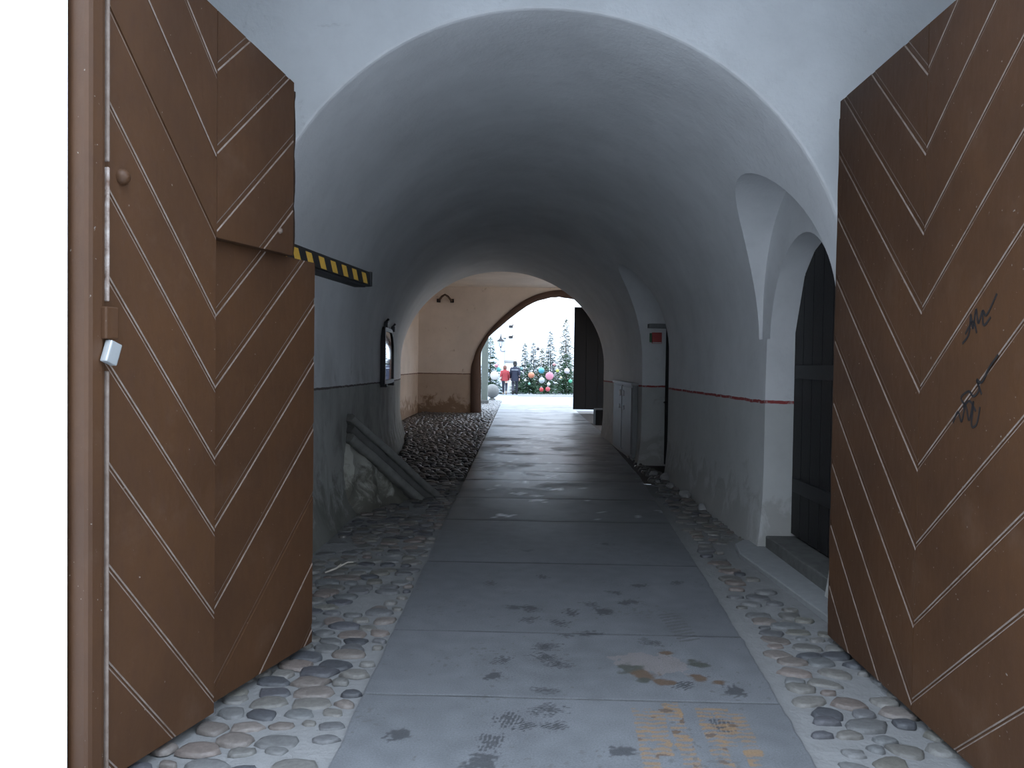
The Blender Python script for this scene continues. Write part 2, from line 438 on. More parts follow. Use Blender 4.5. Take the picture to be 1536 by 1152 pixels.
def grid_plane(name, x0, x1, y0, y1, z, st, mat, amp=.012):
    mb = MB(); nx, ny = int((x1 - x0) / st), int((y1 - y0) / st)
    vs = [(lerp(x0, x1, i / nx), lerp(y0, y1, j / ny), 0) for j in range(ny + 1) for i in range(nx + 1)]
    vs = [(x, y, z + amp * nz(x * 1.7, y * 1.7)) for x, y, _ in vs]
    mb.add(vs, [(j * (nx + 1) + i, j * (nx + 1) + i + 1, (j + 1) * (nx + 1) + i + 1, (j + 1) * (nx + 1) + i) for j in range(ny) for i in range(nx)], 0, True)
    return tag(mb.build(name, mat), kind='structure')
grid_plane('floor', -3.4, 3.5, 2.8, 11.5, -.012, .12, M['mortar'])
grid_plane('floor_far', -3.6, 5.0, 11.5, 29.4, -.012, .25, M['soil'])
mb = MB(); mb.add([(-40, 29.4, -.012), (60, 29.4, -.012), (60, 90, -.012), (-40, 90, -.012)], [(0, 1, 2, 3)])
tag(mb.build('ground_courtyard', M['snowground']), kind='structure')

# --- slab path with stains and painted wet glints
DARK = [(.5, 5.6), (.77, 5.66), (.58, 5.44), (.1, 5.47), (.08, 5.24), (.27, 5.18), (-.01, 5.51), (.36, 5.4), (.3, 4.96), (.44, 4.99), (.17, 4.74), (-.07, 4.51), (-.12, 4.28), (.17, 4.56), (.23, 4.45), (.15, 4.1), (.15, 3.87), (-.03, 3.76), (.06, 3.7), (-.1, 3.53), (.18, 3.69), (.45, 3.46), (-.14, 3.34), (-.51, 3.58), (.79, 4.84), (1.11, 4.13), (.86, 4.2), (.95, 3.72), (.7, 5.9), (.2, 6.3), (.9, 6.1), (-.2, 6.1), (1.2, 6.2), (.05, 7.2), (.8, 7.5)]
BIG = [(.62, 4.42, .085, 'o'), (.68, 4.34, .075, 'b'), (.77, 4.24, .06, 'b'), (.85, 4.68, .035, 'b'), (1.0, 4.51, .065, 'o'), (.96, 4.29, .05, 'b'), (1.05, 4.25, .035, 'b'), (.66, 4.25, .04, 'o')]
TRK = [((.59, 3.87), (.555, 3.2)), ((.665, 3.87), (.63, 3.45)), ((.745, 3.95), (.725, 3.2)), ((.89, 3.9), (.855, 3.2)), ((.97, 3.9), (.945, 3.55)), ((1.04, 3.83), (1.0, 3.35))]
GLINT = [(-.28, 13.41), (-.09, 13.17), (.12, 12.24), (-.33, 12.19), (0, 10.36), (.19, 10.22), (.5, 10.79), (-.16, 8.85), (.24, 9.88), (-.29, 16.32), (.5, 12.), (.07, 11.35), (-.46, 13.13), (.3, 14.2), (-.2, 15.1), (-.5, 14.7), (.1, 17.), (-.4, 18.3), (.35, 16.1)]
rs = random.Random(3)
PRINT = [(rs.uniform(0, PI), rs.uniform(.8, 1.25), rs.random()) for _ in DARK]
def slab_tone(x, y, seed):
    base = .114 + .017 * nz(x * 1.3, y * 1.3, seed) + .018 * nz(x * 9, y * 9, 3)
    base *= 1 + .07 * nz(seed * 3.7, 1.)
    c = Vector((base * .96, base, base * 1.07))
    if y < 8:
        n1 = nz(x * 16, y * 16, 1.); n2 = nz(x * 45, y * 45, 4.)
        for (dx, dy), (ang, sz, kk) in zip(DARK, PRINT):
            ax, ay = x - dx, y - dy
            if abs(ax) > .16 or abs(ay) > .2: continue
            ux = ax * math.cos(ang) + ay * math.sin(ang); uy = -ax * math.sin(ang) + ay * math.cos(ang)
            d = math.hypot(ux / (.052 * sz), uy / (.072 * sz)) + .5 * n1 + .75 * n2
            if kk > .35 and math.sin(ux * 330) > .35: d += .6
            if d < 1: c = c.lerp(Vector((.034, .035, .038)), min(1, (1 - d) * 5.) * .8)
        # printed row of treads
        t = ((x - .99) * .10 + (y - 5.42) * -.53) / .291
        if 0 < t < 1:
            off = (x - .99) - .045 * t
            if abs(off) < .07 and math.sin(t * 60 + off * 30) > .1 + .8 * n1: c = c.lerp(Vector((.07, .07, .07)), .8)
        d = math.hypot((x - .74) / .2, (y - 4.5) / .16) + .5 * n1
        if d < 1: c = c.lerp(Vector((.20, .165, .15)), .4)
        for bx, by, r, k in BIG:
            d = math.hypot(x - bx, (y - by) * 1.1) / r + .7 * n1 + .25 * n2
            if d < 1.1: c = c.lerp(Vector((.045, .048, .04)) if k == 'o' else Vector((.085, .055, .035)), min(1, (1.1 - d) * 2.6) * .93)
        for (x0, y0), (x1, y1) in TRK:
            if y1 - .02 < y < y0 + .03:
                xx = lerp(x0, x1, (y0 - y) / (y0 - y1)); q = abs(x - xx)
                if q < .036 + .01 * n1:
                    rib = math.sin(y * 150 + nz(x * 20, y * 4) * 2.)
                    v = rib * .5 + n1 * .9 + .35 * nz(x * 5, y * 5, 8.)
                    if v > .0: c = c.lerp(Vector((.19, .118, .06)), .65 + .3 * n1)
                    if nz(x * 11, y * 13, 6.) > .38: c = c.lerp(Vector((.075, .05, .035)), .8)
        sp = nz(x * 30, y * 30, 12.) + .5 * nz(x * 3.1, y * 2.3, 15.)
        if sp > .6: c = c.lerp(Vector((.08, .08, .08)), .7)
    else:  # pale flecks paint the glints of wet slabs into the colour
        for fx, fy in GLINT:
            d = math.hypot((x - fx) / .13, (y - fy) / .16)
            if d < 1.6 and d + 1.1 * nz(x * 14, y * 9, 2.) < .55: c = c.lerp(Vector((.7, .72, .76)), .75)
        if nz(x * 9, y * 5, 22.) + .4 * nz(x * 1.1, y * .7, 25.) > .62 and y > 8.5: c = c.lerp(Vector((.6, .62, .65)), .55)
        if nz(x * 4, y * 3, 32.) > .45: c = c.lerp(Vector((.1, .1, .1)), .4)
    return c
def build_path():
    mbd = MB(); mbd.add([(PL + .02, 2.9, .002), (1.15, 2.9, .002), (1.95, 33, .002), (PL + .02, 33, .002)], [(0, 1, 2, 3)])
    tag(mbd.build('floor_path_bed', M['soil']), kind='structure')
    joints = [2.82, 4.02, 5.0, 6.75, 8.57, 10.0, 11.55, 12.5, 13.5, 14.9, 16.5, 18.0, 19.5, 21, 22.6, 24.2, 25.8, 27.4, 29, 31, 33]
    mb = MB()
    for k, (a, b) in enumerate(zip(joints, joints[1:])):
        st = .008 if b <= 5.1 else (.014 if b <= 6.8 else .02 if b <= 8.6 else (.05 if b < 20 else .2))
        a2, b2 = a + .003, b - .003
        ny = max(2, int((b2 - a2) / st)); nx = int(2.4 / st)
        tilt = rs.uniform(-.003, .003); vs = []; cols = []
        for j in range(ny + 1):
            for i in range(nx + 1):
                t = i / nx; y = lerp(a2, b2, j / ny); sk = lerp(0, -.035, t)
                r = curve(PR, y) + .012 * nz(y * 1.8, 4.) - .012 * (1 + nz(y * 9, 1.)) ; l = PL - .01 * nz(y * 3., 8.)
                x = lerp(l, r, t); edge = min(i, nx - i, j, ny - j)
                z = .016 + tilt * (t - .5) + .0025 * nz(x * 2, y * 2) - (.004 if edge == 0 else 0)
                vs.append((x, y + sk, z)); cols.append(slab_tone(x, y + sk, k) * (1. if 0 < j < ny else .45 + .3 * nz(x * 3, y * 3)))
        o = len(mb.v); mb.v += vs
        for j in range(ny):
            for i in range(nx):
                q = j * (nx + 1) + i
                mb.f.append([o + q, o + q + 1, o + q + nx + 2, o + q + nx + 1]); mb.m.append(0); mb.sm.append(True)
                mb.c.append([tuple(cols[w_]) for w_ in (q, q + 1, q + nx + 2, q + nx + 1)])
        # slab edges
        for (x, y, z), (x2, y2, z2) in ((vs[0], vs[nx]), (vs[ny * (nx + 1)], vs[-1])):
            mb.add([(x, y, z), (x2, y2, z2), (x2, y2, -.03), (x, y, -.03)], [(0, 1, 2, 3)], 0, False, (.09, .09, .09))
        for i0 in (0, nx):
            e = [vs[j * (nx + 1) + i0] for j in range(ny + 1)]
            mb.loft([e, [(x, y, -.03) for x, y, z in e]], 0, False, False, False, (.12, .12, .12))
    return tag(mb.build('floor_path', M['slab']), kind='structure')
build_path()

# --- cobbles set in mortar
def stone(mb, x, y, rx, ry, ang, h, col, seg=9):
    sd = rs.uniform(0, 100); ph = rs.uniform(0, 6)
    prof = [(1.04, -.014), (.97, h * .25), (.82, h * .72), (.45, h)]
    rings = []
    ca, sa = math.cos(ang), math.sin(ang)
    out = []
    for k in range(seg):
        a = 2 * PI * k / seg + ph
        s = 1 + .42 * nz(math.cos(a) * 1.1 + sd, math.sin(a) * 1.1)
        c, d = math.cos(a), math.sin(a)
        c = math.copysign(abs(c) ** .78, c); d = math.copysign(abs(d) ** .78, d)
        out.append((c * rx * s, d * ry * s))
    for f, z in prof:
        rings.append([(x + (u * ca - v * sa) * f, y + (u * sa + v * ca) * f, z) for u, v in out])
    rings.append([(x, y, h * 1.05)] * seg)
    mb.loft(rings[:-1], 0, True, False, True, col)
    o = len(mb.v); mb.add(rings[3] + [(x, y, h * 1.04)], [(k, (k + 1) % seg, seg) for k in range(seg)], 0, True, col)
TONES = [(.185, .18, .17), (.165, .165, .165), (.20, .19, .175), (.19, .165, .15), (.145, .145, .15), (.21, .20, .185), (.18, .172, .15), (.20, .165, .148), (.165, .17, .172), (.175, .168, .155), (.10, .10, .112), (.085, .088, .098)]
APR = [(2.02, 5.2), (1.96, 6.4), (1.93, 7.3), (2.05, 7.62)]
def on_apron(x, y): return 5.15 < y < 7.7 and x > curve([(b, a) for a, b in APR], y) - .07
def cobbles():
    mb = MB(); y = 2.9
    while y < 36:
        far = y > 11.5
        dy = .130 if not far else (.13 if y < 20 else .17)
        for side in (-1, 1):
            if side < 0:
                xa = curve(XL, y) + .1 if y < 19 else (-3.3 if y < 27 else (-1.35 if y < 29.4 else -3.2)); xb = PL - .03
                if y < 5.6: xa = -2.3
            else:
                xa = curve(PR, y) + .04; xb = curve(XR, y) - .02 if y > 5.6 else 2.4
                if y > 17.5: continue
            x = xa + rs.uniform(.02, .12)
            while x < xb:
                w = rs.uniform(.05, .098) if not far else rs.uniform(.05, .085)
                if rs.random() < .2: w *= .55
                if x + w * 2 > xb + .01:
                    w = (xb + .01 - x) / 2
                    if w < .03: break
                cx = x + w; cy = y + rs.uniform(-.035, .035)
                gap = rs.uniform(.008, .05) if not far else rs.uniform(.0, .012)
                if rs.random() > (.09 if not far else .0) and not (side > 0 and on_apron(cx + w, cy)):
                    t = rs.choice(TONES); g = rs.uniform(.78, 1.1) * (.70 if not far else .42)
                    d = w * rs.uniform(.58, .9)
                    d = min(d, dy * .5) if not far else dy * rs.uniform(.42, .5)
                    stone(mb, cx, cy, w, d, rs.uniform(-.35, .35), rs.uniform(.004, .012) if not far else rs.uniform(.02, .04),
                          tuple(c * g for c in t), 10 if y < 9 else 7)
                x += 2 * w + gap
        y += dy
    tag(mb.build('floor_cobblestones', M['cobble']), kind='structure')
cobbles()

# ------------------------------------------------------------------ gate leaves
def clip(poly, a, b, c):
    """keep points with a*x+b*y<=c"""
    out = []
    for i in range(len(poly)):
        p, q = poly[i], poly[(i + 1) % len(poly)]
        dp, dq = a * p[0] + b * p[1] - c, a * q[0] + b * q[1] - c
        if dp <= 0: out.append(p)
        if (dp < 0) != (dq < 0) and abs(dp - dq) > 1e-12:
            t = dp / (dp - dq); out.append((p[0] + (q[0] - p[0]) * t, p[1] + (q[1] - p[1]) * t))
    res = []
    for p in out:
        if not res or math.hypot(p[0] - res[-1][0], p[1] - res[-1][1]) > 1e-5: res.append(p)
    if len(res) > 1 and math.hypot(res[0][0] - res[-1][0], res[0][1] - res[-1][1]) < 1e-5: res.pop()
    return res
def hp_poly(hps, off):
    poly = [(-9, -9), (9, -9), (9, 9), (-9, 9)]
    for a, b, c in hps:
        L = math.hypot(a, b); d = off if abs(a) > .4 and abs(b) > .4 else min(off, .001)
        poly = clip(poly, a / L, b / L, c / L - d)
        if len(poly) < 3: return []
    return poly
def board(mb, hps, yb, yf, ch, GAP):
    """one board: outline from half planes in (u, v), from back depth yb to front depth yf with worn chamfer"""
    p0, p1 = hp_poly(hps, GAP), hp_poly(hps, GAP + ch)
    if len(p0) < 3: return
    d = -1 if yf < yb else 1
    if len(p1) != len(p0):
        n = len(p0); mb.add([(u, yb, v) for u, v in p0] + [(u, yf, v) for u, v in p0], [(i, (i + 1) % n, n + (i + 1) % n, n + i) for i in range(n)] + [tuple(range(n, 2 * n))], 0)
        return
    n = len(p0); yc = yf - d * ch * .35
    mb.add([(u, yb, v) for u, v in p0] + [(u, yc, v) for u, v in p0], [(i, (i + 1) % n, n + (i + 1) % n, n + i) for i in range(n)], 2)
    for i in range(n):
        k = (i + 1) % n; du, dv = abs(p0[i][0] - p0[k][0]), abs(p0[i][1] - p0[k][1])
        diag = du > .3 * dv and dv > .3 * du
        mb.add([(*p0[i][:1], yc, p0[i][1]), (p0[k][0], yc, p0[k][1]), (p1[k][0], yf, p1[k][1]), (p1[i][0], yf, p1[i][1])], [(0, 1, 2, 3)], 1 if diag else 0)
    mb.add([(u, yf, v) for u, v in p1], [tuple(range(n))], 0)
def herring(ua, ub, v0, vtop, uc, slope, vv, spacing, s, yb, yf, ch=.006, gap=.0045):
    """vtop = (v at u=0, dv/du); boards parallel to v = vk + slope*|u-uc|"""
    mb = MB(); sg = 1 if ub > uc + 1e-6 else -1
    base = [(-1, 0, -ua), (1, 0, ub), (0, -1, -v0), (-vtop[1], 1, vtop[0])]
    if hasattr(vv, '__len__'): vs_ = vv
    else: vs_ = [vv + k * spacing for k in range(-12, 17)]
    for lo, hi in zip(vs_, vs_[1:]):
        # v >= lo + slope*sg*(u-uc);   v <= hi + ...
        h = base + [(slope * sg, -1, slope * sg * uc - lo), (-slope * sg, 1, hi - slope * sg * uc)]
        board(mb, h, s * yb, s * yf, ch, gap)
    # backing sheet
    back = hp_poly(base, 0.)
    n = len(back)
    mb.add([(u, s * (yb - .03), v) for u, v in back] + [(u, s * (yf - .0045), v) for u, v in back], [tuple(range(n)), tuple(range(n, 2 * n))] + [(i, (i + 1) % n, n + (i + 1) % n, n + i) for i in range(n)], 0)
    return mb
WM = [M['wood'], M['bead'], M['groove']]
# left leaf (local x along the leaf, front towards local -y)
hx, hy = -1.643, 3.014; ang = math.atan2(.960, .279)
gl = empty('gate_leaf', (hx, hy, 0), ang)
tag(gl, 'brown herringbone-boarded gate leaf standing open beside the white street wall', 'gate', 'gate leaves of the street gateway')
VL = [-1.42, -1.05, -.67, -.29, .085, .474, .853, 1.18, 1.508, 1.837, 2.20, 2.55, 2.92, 3.28, 3.65, 4.0, 4.4]
UC, UF, UT = .769, 1.715, 1.405
ZT = (3.357, -.182)
def lm(mb, name, parent=gl, mats=WM, label=None):
    o = mb.build(name, mats, parent)
    if label: o['label'] = label
    return o
lm(herring(.10, UC - .002, .03, ZT, UC, 1.19, VL, 0, -1, .005, .05), 'board_panel')
wk = lm(herring(UC + .002, UF, .045, (2.2, 0), UC + .03, .88, VL, 0, -1, -.035, .0, .0065, .0105), 'wicket_door', label='lower inner half of the leaf, set back, boards rising to the free edge')
up = herring(UC + .002, UT, 2.2, ZT, UC, .90, [v + .045 for v in VL], 0, -1, .005, .05, .0065, .0105)
lm(up, 'transom_panel', label='upper inner panel overhanging the wicket, ragged free edge')
mb = MB(); e = []
for k in range(34):
    v = lerp(2.2, 3.06, k / 33); e.append((UT + .010 + .014 * abs(math.sin(k * .31)) ** .6 + .004 * nz(k * 1.3), v))
mb.loft([[(UT - .01, -.046, v) for u, v in e], [(u, -.046, v) for u, v in e], [(u, .03, v) for u, v in e]], 0, False, False)
lm(mb, 'edge_strip')
mb = MB(); mb.bbox(.0, .085, -.075, .06, .02, 3.30, .02)
lm(mb, 'hanging_stile', mats=[M['wood']])
for a, b in ((.02, 1.60), (1.86, 2.36), (2.38, 3.28)):
    mb = MB(); mb.bbox(.088, .100, -.078, -.04, a, b, .005)
    lm(mb, 'edge_bead', mats=[M['bead2'] if a == 1.86 else M['bead']], label='worn pale rim along the hanging stile')
mb = MB(); mb.bbox(.06, .125, -.098, -.04, 1.72, 1.84, .006); hp = lm(mb, 'hinge_block', mats=[M['wood']])
mb = MB(); Mx = Matrix.Translation((.088, -.095, 1.668)) @ Matrix.Rotation(.35, 4, 'Y')
mb.bbox(-.028, .028, -.016, .016, -.042, .042, .005, 0, Mx)
lm(mb, 'hinge_plate', hp, [M['steel']], 'tilted grey metal plate')
mb = MB(); mb.lathe([(.001, .03), (.02, .026), (.03, .012), (.032, 0)], 16, 0, Matrix.Translation((.19, -.05, 2.345)) @ Matrix.Rotation(PI / 2, 4, 'X'))
lm(mb, 'bolt_head', mats=[M['wood']])
mb = MB(); mb.lathe([(.001, .014), (.012, .011), (.016, 0)], 12, 0, Matrix.Translation((1.28, -.05, 2.31)) @ Matrix.Rotation(PI / 2, 4, 'X'))
lm(mb, 'bolt_head', mats=[M['bead']])

# right leaf (front towards local +y)
gr = empty('gate_leaf', (1.905, 2.62, 0), math.atan2(1., .012))
tag(gr, 'brown herringbone-boarded gate leaf with black scrawled graffiti beside the stone apron', 'gate', 'gate leaves of the street gateway')
RC, RF = 1.275, 2.375
ZR = (3.27, -.012)
lm(herring(.10, RC - .002, .03, ZR, RC, .80, 1.187, .370, 1, .0, .045), 'board_panel', gr)
lm(herring(RC + .002, RF, .03, (3.27, -.012), RC, .92, 1.187, .370, 1, .0, .045, .0075, .012), 'board_panel', gr)
mb = MB(); e = []
for k in range(40):
    v = lerp(.03, 3.14, k / 39); e.append((RF + .005 + .008 * abs(math.sin(k * .61)) + .006 * nz(k * 1.7), v))
mb.loft([[(u, .044, v) for u, v in e], [(u, -.03, v) for u, v in e]], 0, False, False)
mb.loft([[(RF - .004, .044, v) for u, v in e], [(u, .044, v) for u, v in e]], 0, False, False)
lm(mb, 'edge_strip', gr)
mb = MB(); mb.bbox(.0, .098, -.06, .07, .02, 3.2, .02); lm(mb, 'hanging_stile', gr, [M['wood']])
# graffiti: marker strokes on the paint
mk = simple('black_marker', (.012, .011, .012), .6, bump=0)
def strokes(lines, w=.010):
    mb = MB(); y = .0462
    for ln in lines:
        pts = smooth_poly(ln, 5)
        for (a, b), (c, d) in zip(pts, pts[1:]):
            L = math.hypot(c - a, d - b) or 1; nx, ny = -(d - b) / L * w / 2, (c - a) / L * w / 2
            vs = [(a + nx, y, b + ny), (c + nx, y, d + ny), (c - nx, y, d - ny), (a - nx, y, b - ny)]
            mb.add(vs + [(p, y + .0008, q) for p, _, q in vs], [(4, 5, 6, 7), (0, 1, 5, 4), (1, 2, 6, 5), (2, 3, 7, 6), (3, 0, 4, 7)])
    return mb
def gu(y): return y - 2.62
g1 = [[(gu(3.52), 1.76), (gu(3.47), 1.80), (gu(3.46), 1.88), (gu(3.44), 1.82), (gu(3.42), 1.90), (gu(3.40), 1.84), (gu(3.37), 1.89), (gu(3.34), 1.87), (gu(3.27), 1.95)], [(gu(3.50), 1.80), (gu(3.44), 1.85), (gu(3.41), 1.80)], [(gu(3.37), 1.89), (gu(3.36), 1.83), (gu(3.31), 1.86)]]
g2 = [[(gu(3.58), 1.42), (gu(3.54), 1.47), (gu(3.51), 1.43), (gu(3.48), 1.50), (gu(3.45), 1.44), (gu(3.42), 1.52), (gu(3.43), 1.42), (gu(3.39), 1.43), (gu(3.37), 1.50)], [(gu(3.48), 1.50), (gu(3.52), 1.53), (gu(3.46), 1.56), (gu(3.42), 1.54), (gu(3.38), 1.57), (gu(3.40), 1.61), (gu(3.36), 1.60), (gu(3.31), 1.66), (gu(3.25), 1.71)], [(gu(3.50), 1.49), (gu(3.45), 1.52), (gu(3.40), 1.48)], [(gu(3.40), 1.61), (gu(3.36), 1.55)]]
lm(strokes(g1), 'graffiti', gr, [mk], 'black marker scribble, the upper one')
lm(strokes(g2), 'graffiti', gr, [mk], 'black marker scribble, the lower one')

# ------------------------------------------------------------------ boom with hazard stripes
def m_hazard():
    t = NT('hazard_stripes'); p = t.pos(True); sx = t.n('ShaderNodeSeparateXYZ'); t.l(p, sx.inputs[0])
    v = t.math('FRACT', t.math('ADD', t.math('MULTIPLY', sx.outputs[0], 5.1), t.math('MULTIPLY', sx.outputs[2], 3.4)))
    f = t.math('LESS_THAN', v, .46)
    n = t.noise(30., p, 3.)
    yel = t.mix(n, (.42, .24, .03), (.62, .37, .06))
    band = t.math('MULTIPLY', t.math('GREATER_THAN', sx.outputs[2], -.042), t.math('LESS_THAN', sx.outputs[2], .030))
    c = t.mix(t.math('MULTIPLY', f, band), (.014, .013, .014), yel)
    return t.fin(c, .5, .4)
bx0, bx1 = Vector((-1.42, 4.66, 2.29)), Vector((-1.175, 6.2, 2.265))
d = bx1 - bx0; L = d.length
bo = empty('barrier_boom', bx0); bo.rotation_euler = d.to_track_quat('X', 'Z').to_euler()
tag(bo, 'black and yellow striped barrier boom reaching from behind the gate leaf', 'barrier')
mb = MB(); mb.bbox(0, L, -.05, .05, -.05, .05, .006); mb.build('boom_beam', [m_hazard()], bo)
mb = MB(); mb.bbox(L - .012, L + .02, -.055, .055, -.055, .055, .006); mb.build('end_cap', M['iron'], bo)
mb = MB(); mb.tube([(.04, 0, 0), (.04, .38, .03), (.04, .62, .03)], .028, 10); mb.bbox(0, .08, .6, .63, -.1, .12, .005); mb.build('wall_bracket', M['iron'], bo)
mb = MB(); mb.bbox(.2, L - .1, -.044, .044, -.072, -.051, .004); mb.build('bottom_rail', M['iron'], bo)

# ------------------------------------------------------------------ right doorways
d1 = empty('door_1', (2.44, N1 - .06, 0)); tag(d1, 'dark wooden door in the arched recess behind the right gate leaf', 'door', kind='structure')
mb = MB(); r = .79
for k in range(7):
    ya, yb = lerp(-r, r, k / 7) + .006, lerp(-r, r, (k + 1) / 7) - .006
    za = 1.85 + .86 * math.sqrt(max(0, 1 - (ya / r) ** 2)); zb = 1.85 + .86 * math.sqrt(max(0, 1 - (yb / r) ** 2))
    pr = [(ya, .16), (yb, .16), (yb, zb), (ya, za)]
    mb.loft([[(.06, y, z) for y, z in pr], [(.015, y, z) for y, z in pr]], 0, True, True, False)
mb.build('door_leaf', M['door_dark'], d1)
for z in (.55, 1.55):
    mb = MB(); mb.bbox(-.015, .02, -.7, .7, z, z + .12, .006); mb.build('strap_hinge', M['iron'], d1)
mb = MB(); mb.tube([(.0, -.55, 1.05), (-.06, -.55, 1.05), (-.06, -.45, 1.05)], .012, 8); mb.build('door_handle', M['iron'], d1)
mb = MB(); mb.bbox(2.225, 2.5, N1 - .84, N1 + .72, -.05, .135, .015)
tag(mb.build('doorstep', M['dark_stone']), 'dark stone step in front of the arched door near the right gate leaf', 'step')
mb = MB()
ap = [(2.04, 5.15), (1.98, 6.3), (1.93, 7.15), (1.99, 7.55), (2.1, 7.72), (2.3, 7.7), (2.36, 5.15)]
mb.loft([[(x, y, -.05) for x, y in ap], [(x, y, .022) for x, y in ap], [(lerp(x, 2.16, .03), lerp(y, 6.4, .012), .032) for x, y in ap]], 0, True, True, False)
tag(mb.build('floor_apron', M['apron']), kind='structure')
d2 = empty('door_2', (2.40, N2, 0)); tag(d2, 'narrow dark door in the second recess of the right wall', 'door', kind='structure')
mb = MB(); mb.bbox(.0, .045, -.7, .71, .02, 2.26, .006); mb.build('door_leaf', M['black_wood'], d2)
mb = MB(); mb.tube([(.0, .5, 1.05), (-.05, .5, 1.05), (-.05, .4, 1.05)], .012, 8); mb.build('door_handle', M['iron'], d2)
mb = MB(); mb.bbox(2.09, 2.45, N2 + .56, N2 + .715, 2.26, 2.33, .008)
tag(mb.build('trim_lintel', M['apron']), kind='structure')
sg = empty('wall_sign', (2.24, N2 + .7, 2.10)); tag(sg, 'small red enamel sign on the jamb of the second right recess', 'sign')
mb = MB(); mb.bbox(-.075, .085, -.03, 0, -.09, .09, .005); mb.build('sign_plate', M['red'], sg)
mb = MB(); mb.bbox(-.115, -.08, -.028, 0, -.07, .08, .003); mb.build('side_strip', M['green'], sg)
mb = MB(); mb.bbox(-.07, .08, -.034, -.028, -.085, -.068, .002); mb.build('bottom_strip', M['pale'], sg)

# utility cabinet on the right wall
cb = empty('utility_cabinet', (1.93, 15.3, 0)); cb.rotation_euler = (0, 0, .015)
tag(cb, 'grey two-door metal utility cabinet against the right wall', 'cabinet')
mb = MB(); mb.bbox(-.03, .065, -1.22, 1.22, .06, 1.30, .01); mb.build('body', M['cabinet'], cb)
mb = MB(); mb.bbox(-.06, .065, -1.27, 1.27, 1.30, 1.345, .008); mb.build('top_ledge', simple('cabinet_cap', (.38, .38, .38), .5), cb)
for sgn in (-1, 1):
    mb = MB(); mb.bbox(-.045, -.028, min(sgn * .045, sgn * 1.17), max(sgn * .045, sgn * 1.17), .12, 1.26, .005); dr = mb.build('cabinet_door', M['cabinet'], cb)
    mb = MB(); mb.bbox(-.062, -.044, sgn * .22 - .05, sgn * .22 + .05, 1.08, 1.19, .004); mb.build('label_plate', M['pale'], dr)
    mb = MB(); mb.bbox(-.065, -.044, sgn * .3 - .03, sgn * .3 + .03, .84, .92, .004); mb.build('lock', M['steel'], dr)
mb = MB(); mb.box(-.034, -.02, -.04, .04, .1, 1.28); mb.build('door_gap', M['black_wood'], cb)

# ------------------------------------------------------------------ mirror on left wall
mr = empty('wall_mirror', (-2.10, 13.12, 1.74)); tag(mr, 'dark-framed mirror on the left wall reflecting the bright courtyard', 'mirror')
mr.rotation_euler = (0, 0, math.radians(2.8))
mir = NT('mirror_glass'); mir.fin((.82, .85, .86), .03, .5, 1.)
def rr(y0, y1, z0, z1, rt, n=8):
    pts = [(y0, z0), (y1, z0)]
    pts += [(y1 - rt + rt * math.cos(PI / 2 * i / n), z1 - rt + rt * math.sin(PI / 2 * i / n)) for i in range(n + 1)]
    pts += [(y0 + .06 - .06 * math.sin(PI / 2 * i / n), z1 - .06 + .06 * math.cos(PI / 2 * i / n)) for i in range(n + 1)]
    return pts
a, b = rr(-.68, .64, -.44, .44, .42), rr(-.61, .57, -.375, .375, .37)
mb = MB(); mb.loft([[(-.06, y, z) for y, z in a], [(.02, y, z) for y, z in a], [(.03, y * .98, z * .98) for y, z in a], [(.03, y, z) for y, z in b], [(.008, y, z) for y, z in b]], 0, True, False, False)
mb.add([(-.06, y, z) for y, z in a], [tuple(range(len(a)))])
mb.build('mirror_frame', M['iron'], mr)
mb = MB(); mb.add([(.010, y, z) for y, z in b], [tuple(range(len(b)))]); mb.build('mirror_glass', mir.m, mr)
for yy, zz in ((-.5, .47), (.5, .44)):
    mb = MB(); mb.bbox(-.08, .05, yy - .05, yy + .05, zz - .04, zz + .05, .01); mb.tube([(.0, yy, zz + .03), (.05, yy + .04, zz + .09)], .018, 8)
    mb.build('hanging_hook', M['iron'], mr)
for yy in (-.55, .5):
    mb = MB(); mb.bbox(-.06, .05, yy - .05, yy + .05, -.48, -.43, .008); mb.build('bottom_clip', M['iron'], mr)

# ------------------------------------------------------------------ guard stone leaning on the left wall
gs = empty('guard_beam', (-1.55, 9.75, .4)); tag(gs, 'dark worn stone guard beam leaning against the foot of the left wall', 'guard stone')
A, B = Vector((-1.93, 9.25, .93)), Vector((-1.10, 10.25, -.06))
dd = (B - A); q = dd.to_track_quat('X', 'Z').to_matrix().to_4x4()
def beam(w0, w1, h0, h1, L0, L1):
    mb = MB(); rings = []
    for i in range(15):
        x = lerp(L0, L1, i / 14); r = []
        for k in range(16):
            a = 2 * PI * k / 16; c, s = math.cos(a), math.sin(a)
            c = math.copysign(abs(c) ** .55, c); s = math.copysign(abs(s) ** .55, s)
            u = lerp(w0, w1, c * .5 + .5); w = lerp(h0, h1, s * .5 + .5)
            j = .012 * nz(x * 5, k * 1.3, w0 * 9) 
            r.append(Vector((x, u + j, w + j)))
        rings.append([q @ p + A - Vector(gs.location) for p in r])
    mb.loft(rings, 0, True, True, True); return mb
worn = simple('worn_guard_band', (.20, .20, .19), .85, scale=7, bump=.6, var=.5, obj=False)
dusk = simple('dirty_guard_band', (.12, .12, .115), .85, scale=6, bump=.6, var=.5, obj=False)
beam(-.16, .08, -.19, -.075, .04, dd.length - .08).build('lower_band', worn, gs)
beam(-.13, .08, -.085, .015, 0, dd.length - .02).build('middle_band', dusk, gs)
beam(-.15, .08, .005, .10, -.08, dd.length - .03).build('upper_band', worn, gs)
